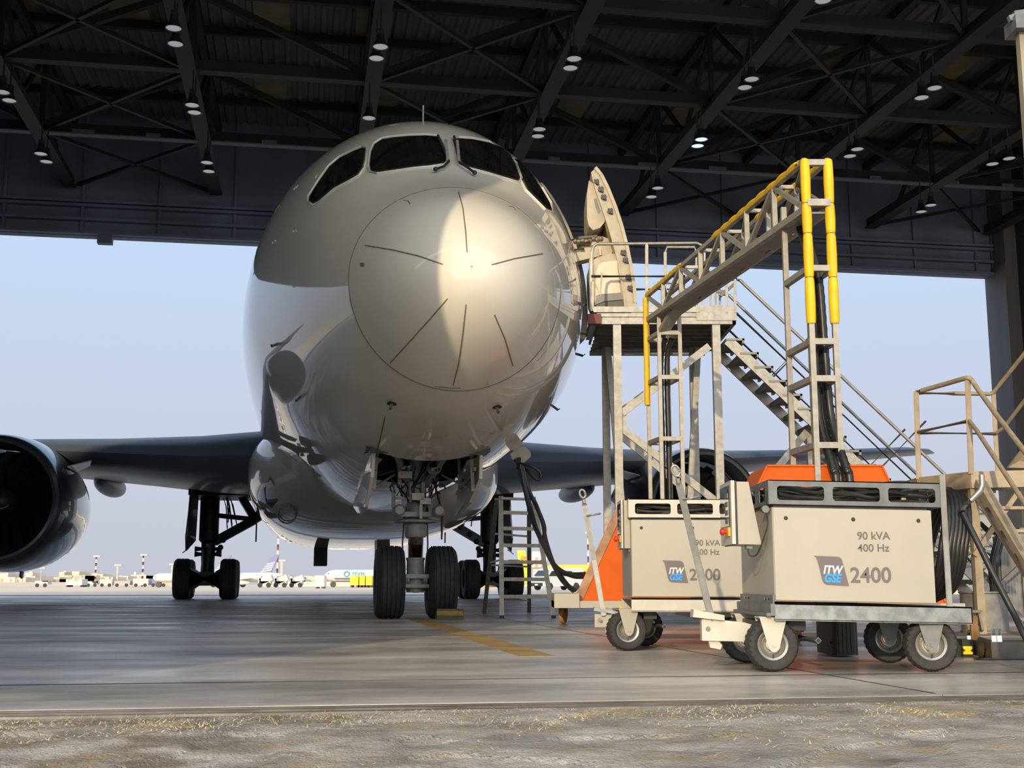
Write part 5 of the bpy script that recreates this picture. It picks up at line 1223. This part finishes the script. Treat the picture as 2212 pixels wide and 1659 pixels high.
# galvanised counterweight drum
g = G(2172, 1372); t = thing('galvanised_drum', 'round galvanised metal drum below the beige stair stand', 'drum', (g.x+.05, g.y+.65, 0))
mb = MB(); mb.lathe([(0, .01), (.24, .01), (.25, 0), (.25, .02), (.235, .03), (.235, .40), (.25, .41), (.25, .425), (.235, .425), (.23, .41), (.23, .33), (0, .33)], (g.x+.05, g.y+.65, 0), Z, 36); mb.build('drum_body', M_galvtub, t)
# rack of pipes and a grey ladder frame behind the coil
g = G(2135, 1330); t = thing('pipe_rack', 'grey steel rack of upright pipes and short rungs behind the hose coil', 'rack', (W(2135, 1262, 15.2).x, 15.2, 0))
RY = 15.2; M_rk = mat('rack_grey', (.20, .20, .20), .5, metal=.3, var=.3)
for x in (2110, 2150, 2205):
    mb = MB(); a = W(x, 1140, RY); mb.box((a.x-.03, RY-.03, 0), (a.x+.03, RY+.03, a.z)); mb.build('upright', M_rk, t, smooth=False)
mb = MB()
for k in range(8): a = W(2112, 1140+k*17, RY); b = W(2150, 1140+k*17, RY); mb.bar(a, b, .028, .03)
mb.build('rungs', mat('rung_pale', (.42, .42, .42), .45, metal=.3), t, smooth=False)
for k in range(7):
    a = W(2160+k*8, 1150+k*3, RY-.1); mb = MB(); mb.tube((a.x, RY-.1+.02*k, 0), (a.x+.02, RY-.1+.02*k, a.z), .025, 10); mb.build('pipe', M_rk, t)
mb = MB(); mb.bar(W(2112, 1225, RY-.2), W(2212, 1340, RY-.3), .05); mb.bar(W(2212, 1215, RY-.25), W(2130, 1290, RY-.25), .05); mb.build('loose_bar', M_rk, t, smooth=False)
hp_ = thing('hose', 'old black hoses draped over the grey pipe rack', 'hose', tuple(W(2160, 1180, RY-.3)))
for k in range(4):
    mb = MB(); mb.path(smoothp([W(2118+k*5, 1130+k*6, RY-.2), W(2140+k*3, 1150, RY-.4), W(2165, 1138+k*7, RY-.4), W(2152+k*4, 1170, RY-.45), W(2140+k*4, 1230, RY-.45), W(2146+k*5, 1290, RY-.4)]), .028, 8); mb.build('hose_run', M_hose, hp_)
# low floor jack with hoses at the bottom right
g = G(2160, 1425); t = thing('hydraulic_jack', 'low grey hydraulic jack on the floor at the right picture edge', 'jack', (g.x, g.y, 0))
mb = MB(); mb.box((G(2143, 1425).x, g.y, .012), (G(2290, 1425).x, g.y+.35, .115)); mb.tube((G(2141, 1425).x, g.y+.18, .07), (G(2290, 1425).x, g.y+.18, .07), .075, 16); mb.build('jack_body', mat('jack_grey', (.10, .095, .085), .5, metal=.4, var=.3), t)
for x in (2160, 2172):
    mb = MB(); q = G(x, 1425); mb.tube((q.x, g.y+.08, .11), (q.x, g.y+.08, .20), .016, 12); mb.build('fitting', M_chrome, t)
mb = MB(); mb.path(smoothp([V((G(2080, 1400).x, g.y+.3, .12)), V((G(2130, 1400).x, g.y+.25, .17)), V((G(2170, 1400).x, g.y+.3, .15)), V((G(2250, 1400).x, g.y+.3, .19))]), .016, 8); mb.path(smoothp([V((G(2130, 1430).x, g.y-.05, .012)), V((G(2160, 1433).x, g.y-.15, .012)), V((G(2260, 1428).x, g.y-.1, .012))]), .008, 6); mb.build('jack_hose', M_hose, t)
g = G(2092, 1420); t = thing('clamp_block', 'small block with bright yellow jaw beside the right cart wheel', 'clamp', (g.x, g.y, 0))
mb = MB(); mb.box((g.x-.03, g.y+.02, 0), (g.x+.045, g.y+.16, .12)); mb.box((g.x-.08, g.y+.05, 0), (g.x-.03, g.y+.14, .08)); mb.build('base_block', M_black, t, smooth=False)
mb = MB(); P = [(-.03, .02), (.03, .02), (.03, .035), (.015, .045), (.03, .06), (.03, .075), (-.03, .075), (-.03, .06), (-.015, .045), (-.03, .035)]
mb.prism([V((g.x+x*1.05, g.y, z)) for x, z in P], V((0, .02, 0))); mb.build('yellow_jaw', mat('jaw_yellow', (.9, .68, .02), .45), t, smooth=False)
mb = MB(); mb.tube((g.x+.03, g.y+.05, .12), (g.x+.03, g.y+.05, .17), .012, 10); mb.build('fitting', M_chrome, t)

# ------------------------------------------------------------------ background across the apron
def box_px(mb, x0, x1, y0, y1, Y, dep=6): 
    a = W(x0, y0, Y); b = W(x1, y1, Y); mb.box((a.x, Y, min(a.z, b.z)), (b.x, Y+dep, max(a.z, b.z))); return mb
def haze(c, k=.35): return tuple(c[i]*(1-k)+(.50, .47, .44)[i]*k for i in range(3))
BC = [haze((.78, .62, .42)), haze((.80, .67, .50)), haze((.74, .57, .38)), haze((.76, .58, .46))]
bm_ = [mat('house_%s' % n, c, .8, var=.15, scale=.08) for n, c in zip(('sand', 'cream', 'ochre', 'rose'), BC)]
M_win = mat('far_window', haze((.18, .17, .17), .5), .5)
bl = [(0, 55, 1241, 'rose', 'rose-tinted low block below the left engine'), (53, 75, 1238, 'cream', 'narrow cream tower block right of the rose block'), (75, 128, 1245, 'sand', 'sand coloured block behind the white pickup'), (128, 183, 1237, 'ochre', 'ochre block with stepped roof behind the white cabin'),
      (183, 243, 1241, 'sand', 'wide sand block behind the thinnest grey mast'), (250, 282, 1247, 'cream', 'low cream block between two lamp masts'), (282, 315, 1239, 'rose', 'rose block at the foot of the tall red and white mast'), (320, 384, 1252, 'cream', 'low cream block left of the left main wheels'),
      (600, 650, 1243, 'cream', 'cream block behind the boarding stairs trucks'), (650, 700, 1247, 'sand', 'sand block left of the white and blue freighter nose')]
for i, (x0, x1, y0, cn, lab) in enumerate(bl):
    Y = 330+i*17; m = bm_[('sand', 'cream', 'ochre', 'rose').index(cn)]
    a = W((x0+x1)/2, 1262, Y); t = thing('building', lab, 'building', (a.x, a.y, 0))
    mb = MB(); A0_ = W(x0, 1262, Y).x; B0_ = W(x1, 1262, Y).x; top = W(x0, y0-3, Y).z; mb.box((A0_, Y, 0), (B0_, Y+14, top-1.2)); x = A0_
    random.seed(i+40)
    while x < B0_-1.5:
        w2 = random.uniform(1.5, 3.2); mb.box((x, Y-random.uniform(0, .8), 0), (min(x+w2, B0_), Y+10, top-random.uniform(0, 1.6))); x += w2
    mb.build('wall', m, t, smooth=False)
    mb = MB(); x = A0_+.5
    while x < B0_-.8:
        for z in (1.2, 2.6):
            if z < top-1.8 and random.random() < .75: mb.box((x, Y-.86, z), (x+.5, Y-.80, z+.7))
        x += random.uniform(1.1, 1.9)
    if mb.v: mb.build('window', M_win, t, smooth=False)
    mb = MB(); mb.box((A0_+.4, Y+2, top-1.3), (A0_+1.2, Y+3, top+.1)); mb.build('roof_tank', bm_[1], t, smooth=False)
# perimeter wall
t = thing('perimeter_wall', 'long low grey wall at the far side of the apron on the left', 'wall', tuple(W(200, 1262, 300).xy)+(0,)); t['kind'] = 'structure'
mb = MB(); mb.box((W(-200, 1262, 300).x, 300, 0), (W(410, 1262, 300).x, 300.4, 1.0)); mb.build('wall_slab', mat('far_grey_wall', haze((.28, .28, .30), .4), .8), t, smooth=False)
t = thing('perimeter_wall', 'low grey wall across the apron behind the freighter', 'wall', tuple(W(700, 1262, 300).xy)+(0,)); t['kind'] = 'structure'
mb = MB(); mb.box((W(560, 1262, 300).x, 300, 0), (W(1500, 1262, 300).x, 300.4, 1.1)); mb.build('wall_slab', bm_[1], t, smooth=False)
# masts
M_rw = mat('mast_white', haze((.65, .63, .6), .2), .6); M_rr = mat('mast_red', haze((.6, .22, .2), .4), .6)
for (x, y0, wd, banded, lab) in ((87, 1226, .12, 0, 'thin grey mast above the white pickup'), (205, 1201, .35, 1, 'red and white lamp mast second from the left engine'), (252, 1220, .45, 0, 'short grey lamp post between the two banded masts'), (307, 1198, .4, 1, 'red and white mast with round head left of the main wheels'), (370, 1218, .4, 0, 'grey post beside the white airliner nose'), (598, 1150, .4, 1, 'tallest red and white mast in front of the striped tail'), (607, 1210, .7, 0, 'pale grey post right of the striped tail'), (1271, 1150, .35, 1, 'red and white mast beside the orange base')):
    Y = 260; b = W(x, 1262, Y); tp = W(x, y0, Y).z; t = thing('lamp_mast', lab, 'mast', (b.x, Y, 0)); n = 9 if banded else 1
    for k in range(n):
        mb = MB(); mb.tube((b.x, Y, tp*k/n), (b.x, Y, tp*(k+1)/n), wd/2, 8); mb.build('band', (M_rr if k % 2 == 0 else M_rw) if banded else mat('mast_grey', haze((.45, .45, .44), .4), .6), t)
    mb = MB(); mb.box((b.x-.6, Y-.3, tp-.25), (b.x+.9, Y+.3, tp+.1)); mb.build('lamp_head', mat('mast_grey', (1, 1, 1)), t, smooth=False)
# vehicles
def van(x0, x1, y0, Y, lab, body, name='van'):
    A0_, B0_ = W(x0, 1262, Y).x, W(x1, 1262, Y).x; H_ = W(x0, y0, Y).z; t = thing(name, lab, 'van', ((A0_+B0_)/2, Y, 0)); R_ = Matrix.Rotation(radians(38), 3, 'Z'); 
    o = V((A0_+.9, Y, 0)); L = 4.6; wv = 1.7; q = lambda x, y, z: o+R_ @ V((x, y, z))
    pr = [(0, .35), (0, .95), (.35, 1.15), (.85, H_-.22), (1.25, H_), (L-.1, H_), (L, H_-.2), (L, .35)]
    mb = MB(); mb.prism([q(x, 0, z) for x, z in pr], R_ @ V((0, wv, 0))); mb.build('body', body, t, ang=30)
    mb = MB(); mb.prism([q(x, -.02, z) for x, z in ((.62, 1.18), (.98, H_-.28), (1.75, H_-.28), (1.75, 1.18))], R_ @ V((0, .03, 0))); mb.build('window', M_glass, t, smooth=False)
    mb = MB(); mb.prism([q(x, -.02, z) for x, z in ((1.9, 1.18), (1.9, H_-.28), (3.2, H_-.28), (3.2, 1.18))], R_ @ V((0, .03, 0))); mb.build('window', M_glass, t, smooth=False)
    mb = MB(); mb.prism([q(.32, .12, 1.2), q(.78, .15, H_-.25), q(.78, wv-.15, H_-.25), q(.32, wv-.12, 1.2)], R_ @ V((-.03, 0, .02))); mb.build('windscreen', M_glass, t, smooth=False)
    mb = MB(); mb.prism([q(-.03, .05, .32), q(-.03, wv-.05, .32), q(-.03, wv-.05, .62), q(-.03, .05, .62)], R_ @ V((.05, 0, 0))); bp = mb.build('bumper', M_dark, t, smooth=False)
    mb = MB(); mb.prism([q(-.05, .65, .40), q(-.05, 1.05, .40), q(-.05, 1.05, .52), q(-.05, .65, .52)], R_ @ V((.02, 0, 0))); mb.build('number_plate', M_wht, bp, smooth=False)
    for x in (.75, L-.9):
        for y in (.06, wv-.06):
            mb = MB(); c = q(x, y, .32); d = R_ @ V((0, 1, 0)); mb.lathe([(0, -.1), (.17, -.1), (.19, -.09), (.32, -.09), (.33, 0), (.32, .09), (0, .09)], c, d, 20); mb.build('wheel', M_tire, t)
    return t
van(1150, 1245, 1226, 104, 'white minibus parked on the apron seen through the step ladder', mat('van_white', (.62, .66, .66), .3, coat=.5, var=.03))
# pickup, cabin, box truck, containers: small and distant
def small(name, cat, lab, x0, x1, y0, Y, m, extra=None, dep=3, zb0=.35, wheels=True):
    a, b = W(x0, 1262, Y).x, W(x1, 1262, Y).x; h = W(x0, y0, Y).z; t = thing(name, lab, cat, ((a+b)/2, Y, 0))
    mb = MB()
    if extra == 'pickup': mb.prism([V((a, Y, .45)), V((a, Y, 1.05)), V((a+.9, Y, 1.1)), V((a+1.3, Y, h)), V((a+2.4, Y, h)), V((a+2.5, Y, 1.1)), V((b, Y, 1.1)), V((b, Y, .45))], V((0, 1.7, 0)))
    else: mb.box((a, Y, zb0), (b, Y+dep, h))
    mb.build('body', m, t, smooth=False)
    if extra == 'pickup': mb = MB(); mb.prism([V((a+1.05, Y-.02, 1.12)), V((a+1.38, Y-.02, h-.1)), V((a+2.3, Y-.02, h-.1)), V((a+2.35, Y-.02, 1.12))], V((0, .05, 0))); mb.build('window', M_glass, t, smooth=False)
    if extra == 'cabin':
        for k in (.12, .55, .68): mb = MB(); mb.box((a+(b-a)*k, Y-.05, 1.1), (a+(b-a)*(k+.08), Y, 2.1)); mb.build('window', M_win, t, smooth=False)
    if extra == 'ribs':
        mb = MB()
        for k in range(6): mb.box((a+(b-a)*(k+.1)/6, Y-.05, zb0+.1), (a+(b-a)*(k+.25)/6, Y, h-.1))
        mb.build('side_rib', m, t, smooth=False)
    if wheels:
        for x in (a+(b-a)*.2, a+(b-a)*.8): mb = MB(); mb.lathe([(0, -.1), (.32, -.1), (.34, 0), (.32, .1), (0, .1)], (x, Y-.05, .33), V((0, 1, 0)), 14); mb.build('wheel', M_tire, t)
    else:
        mb = MB()
        for x in (a+.1, b-.3): mb.box((x, Y, 0), (x+.2, Y+dep, zb0))
        mb.build('skid', M_dark, t, smooth=False)
    return t
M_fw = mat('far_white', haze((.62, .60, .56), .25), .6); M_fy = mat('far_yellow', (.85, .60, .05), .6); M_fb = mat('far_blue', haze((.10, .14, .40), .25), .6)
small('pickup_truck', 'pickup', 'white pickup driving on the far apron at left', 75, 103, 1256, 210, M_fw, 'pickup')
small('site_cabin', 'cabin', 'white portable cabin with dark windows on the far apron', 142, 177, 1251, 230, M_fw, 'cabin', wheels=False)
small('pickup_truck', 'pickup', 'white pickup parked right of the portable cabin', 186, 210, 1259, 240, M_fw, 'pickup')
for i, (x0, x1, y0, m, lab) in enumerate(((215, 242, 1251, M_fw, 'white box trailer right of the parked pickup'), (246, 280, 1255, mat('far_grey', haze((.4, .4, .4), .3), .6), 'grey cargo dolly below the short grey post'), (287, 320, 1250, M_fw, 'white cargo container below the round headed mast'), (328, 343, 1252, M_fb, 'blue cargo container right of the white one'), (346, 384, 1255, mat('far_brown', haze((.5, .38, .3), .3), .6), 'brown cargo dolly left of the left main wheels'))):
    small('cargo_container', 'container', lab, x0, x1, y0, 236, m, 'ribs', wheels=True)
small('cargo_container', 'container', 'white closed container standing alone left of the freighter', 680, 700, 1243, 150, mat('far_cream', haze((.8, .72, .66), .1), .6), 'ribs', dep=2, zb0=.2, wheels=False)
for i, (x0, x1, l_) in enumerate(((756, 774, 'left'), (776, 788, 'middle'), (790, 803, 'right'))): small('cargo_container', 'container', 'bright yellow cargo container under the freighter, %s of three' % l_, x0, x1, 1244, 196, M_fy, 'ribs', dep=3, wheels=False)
# parked aircraft
def jet(lab, nx, tx, cy, rad_px, Y, m_body, m_tail, belly=None, fin=None, nose_left=True, name='parked_airliner', stripes=False, txt=None, finh=None):
    a, b = W(nx, cy, Y), W(tx, cy, Y); r = rad_px*Y/F; t = thing(name, lab, 'airplane', ((a.x+b.x)/2, Y, 0))
    d = V((1 if b.x > a.x else -1, 0, 0)); L = abs(b.x-a.x); cz = a.z
    mb = MB(); mb.lathe([(0, 0), (r*.35, L*.012), (r*.65, L*.035), (r*.9, L*.075), (r, L*.12), (r, L*.66), (r*.82, L*.80), (r*.45, L*.93), (.05, L)], a, d, 24)
    mb.v = [V((p.x, p.y, p.z+max(0, (abs(p.x-a.x)/L-.66)*r*1.6))) for p in mb.v]; mb.build('fuselage', m_body, t)
    mb = MB(); c = a+d*L*.05; mb.box((min(c.x, c.x+d.x*L*.03), Y-r*.75, cz+r*.25), (max(c.x, c.x+d.x*L*.03), Y-r*.55, cz+r*.42)); mb.build('cockpit_window', M_glass, t, smooth=False)
    if belly: mb = MB(); mb.lathe([(r*.8, L*.08), (r*1.015, L*.13), (r*1.015, L*.66), (r*.83, L*.80)], a, d, 12, *( (pi*.15, pi*.85) if False else (0, 2*pi))); mb.v = [V((p.x, p.y, min(p.z, cz-r*.35))) for p in mb.v]; mb.build('belly', belly, t)
    if fin:
        x0, x1, x2, x3, yt, yb = fin; P = [W(x0, yb, Y), W(x1, yb, Y), W(x3, yt, Y), W(x2, yt, Y)]
        mb = MB(); mb.prism(P, V((0, .4, 0))); f_ = mb.build('tail_fin', m_tail, t, smooth=False)
        if stripes:
            for k in range(4):
                yy0 = yb-2-k*5.2; lerp = lambda y, l: W((x0 if l else x1)+((x2 if l else x3)-(x0 if l else x1))*(yb-y)/(yb-yt)+(1 if l else -1.5), y, Y)
                mb = MB(); mb.prism([lerp(yy0, 1)-V((0, .06, 0)), lerp(yy0-4, 0)-V((0, .06, 0)), lerp(yy0-7, 0)-V((0, .06, 0)), lerp(yy0-2.5, 1)-V((0, .06, 0))], V((0, .05, 0))); mb.build('tail_stripe', M_wht, f_, smooth=False)
    mb = MB(); w0 = a+d*L*.42; mb.prism([w0+V((0, -r*.5, -r*.6)), w0+d*L*.16+V((0, -r*.5, -r*.6)), w0+d*L*.24+V((0, -r*3.5, -r*.2)), w0+d*L*.20+V((0, -r*3.5, -r*.2))], Z*.3); mb.build('wing', m_body if not belly else belly, t, smooth=False)
    mb = MB(); e = a+d*L*.36+V((0, -r*2, -r*1.15)); mb.lathe([(r*.4, 0), (r*.48, .4), (r*.45, 2), (r*.2, 3)], e, d, 14); mb.build('engine', m_body, t)
    for f in (.10, .48):
        mb = MB(); c = a+d*L*f; mb.tube((c.x, Y, .3), (c.x, Y, cz-r*.8), .15, 8); mb.lathe([(0, -.3), (.45, -.3), (.5, 0), (.45, .3), (0, .3)], (c.x, Y, .48), V((0, 1, 0)), 14); mb.build('landing_gear', M_dark, t)
    if txt:
        for (s, x, y, size, m) in txt: q = W(x, y, Y-r*1.02); text_mesh(s, size, V((q.x, Y-r*1.04, q.z)), V((1, 0, 0)), Z, 'lettering', m, t, shear=.2 if s == 'DHL' else 0, depth=.02, bold=.02)
    return t
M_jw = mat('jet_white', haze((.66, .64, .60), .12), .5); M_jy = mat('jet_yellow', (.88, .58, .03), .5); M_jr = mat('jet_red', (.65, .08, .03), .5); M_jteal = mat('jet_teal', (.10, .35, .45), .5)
jet('white airliner with dark blue striped tail beyond the left main wheels', 330, 470, 1248, 9.5, 200, M_jw, M_fb, fin=(455, 478, 492, 500, 1200, 1240), stripes=True)
jet('white airliner with striped tail behind the tallest mast', 505-60, 612, 1247, 10, 206, M_jw, M_fb, fin=(560, 585, 592, 603, 1198, 1238), stripes=True)
jt = jet('white freighter with blue belly and yellow containers under it', 700, 900, 1244, 13, 204, M_jw, M_fb, belly=M_fb, txt=[('TEXEL', 759, 1244, .85, M_jteal)])
q = W(749, 1240, 203); mb = MB(); mb.path([V((q.x+.42*cos(k*pi/8), 204-13*204/F*1.05, q.z+.42*sin(k*pi/8))) for k in range(16)], .10, 6, closed=True); mb.build('emblem', M_jteal, jt)
jet('yellow freighter seen between the ladder and the orange base', 1172, 1330, 1237, 17, 152, M_jy, M_jy, txt=[('DHL', 1233, 1247, 1.15, M_jr)])
t = jet('yellow tailed freighter behind the step ladder', 960, 1150, 1262, 9, 230, M_jy, M_jy, fin=(1124, 1146, 1117, 1134, 1189, 1250), txt=[('DHL', 1124, 1210, 1.1, M_jr)])
# chequered tower
TY = 190; a = W(1146, 1262, TY); t = thing('control_cabin_tower', 'small red and white chequered tower right of the yellow tail', 'tower', (W(1160, 1262, TY).x, TY, 0))
x0, x1, z0, z1 = W(1143, 1262, TY).x, W(1182, 1262, TY).x, W(1143, 1226, TY).z, W(1143, 1204, TY).z
mb = MB(); mb.box((x0, TY, z0), (x1, TY+3, z1)); mb.box((x0+.6, TY+.6, 0), (x1-.6, TY+2.4, z0)); mb.build('tower_body', M_fw, t, smooth=False)
mb = MB()
for i in range(6):
    for j in range(3):
        if (i+j) % 2 == 0: w_ = (x1-x0)/6; h_ = (z1-z0)/3; mb.box((x0+i*w_, TY-.04, z0+j*h_), (x0+(i+1)*w_, TY, z0+(j+1)*h_))
mb.build('chequer', mat('chequer_red', haze((.5, .18, .14), .3), .6), t, smooth=False)
mb = MB(); mb.box((x0+.5, TY+.5, z1), (x1-.5, TY+2.5, z1+.9)); mb.build('roof_cabin', mat('far_cream', (1, 1, 1)), t, smooth=False)
# boarding stairs trucks
for i, (x, lab) in enumerate(((572, 'white boarding stairs truck below the striped tail'), (606, 'white boarding stairs truck right of the tallest mast'), (640, 'white boarding stairs truck nearest the lone container'))):
    Y = 186+i*3; b = W(x, 1262, Y); t = thing('boarding_stairs', lab, 'boarding stairs', (b.x, Y, 0)); k = Y/F
    mb = MB(); mb.bar((b.x-9*k, Y, .9), (b.x+16*k, Y, 28*k*.75), .9, 1.4, up=V((0, 1, 0))); mb.build('stair_ramp', M_fw, t, smooth=False)
    mb = MB(); mb.box((b.x-10*k, Y-.7, .4), (b.x+14*k, Y+.7, .95)); mb.box((b.x-12*k, Y-.7, .4), (b.x-7*k, Y+.7, 1.7)); mb.build('truck_body', M_fw, t, smooth=False)
    mb = MB(); mb.bar((b.x+8*k, Y, .9), (b.x+12*k, Y, 1.4), .12); mb.bar((b.x-2*k, Y, .9), (b.x+10*k, Y, 1.4), .12); mb.build('lift_brace', mat('far_brown', (1, 1, 1)), t, smooth=False)
    for f in (-8, 10): mb = MB(); mb.lathe([(0, -.1), (.36, -.1), (.38, 0), (.36, .1), (0, .1)], (b.x+f*k, Y-.72, .38), V((0, 1, 0)), 14); mb.build('wheel', M_tire, t)
# cream cargo building seen at the right through the stair stand
CYY = 62.0; x0, x1 = W(2010, 1262, CYY).x, W(2163, 1262, CYY).x; zt2 = W(2100, 1062, CYY).z; zb3 = 0
t = thing('cargo_trailer', 'tall cream cargo building outside at right behind the hose coil', 'building', ((x0+x1)/2, CYY, 0))
mb = MB(); mb.box((x0, CYY, 0), (x1, CYY+8, zt2)); mb.build('wall', mat('trailer_cream', (.80, .73, .55), .6, var=.05), t, smooth=False)
mb = MB()
for k in range(5): z = zt2*(.30+.16*k); mb.box((x0, CYY-.05, z), (x1, CYY, z+.06))
mb.build('panel_joint', M_galvp, t, smooth=False)
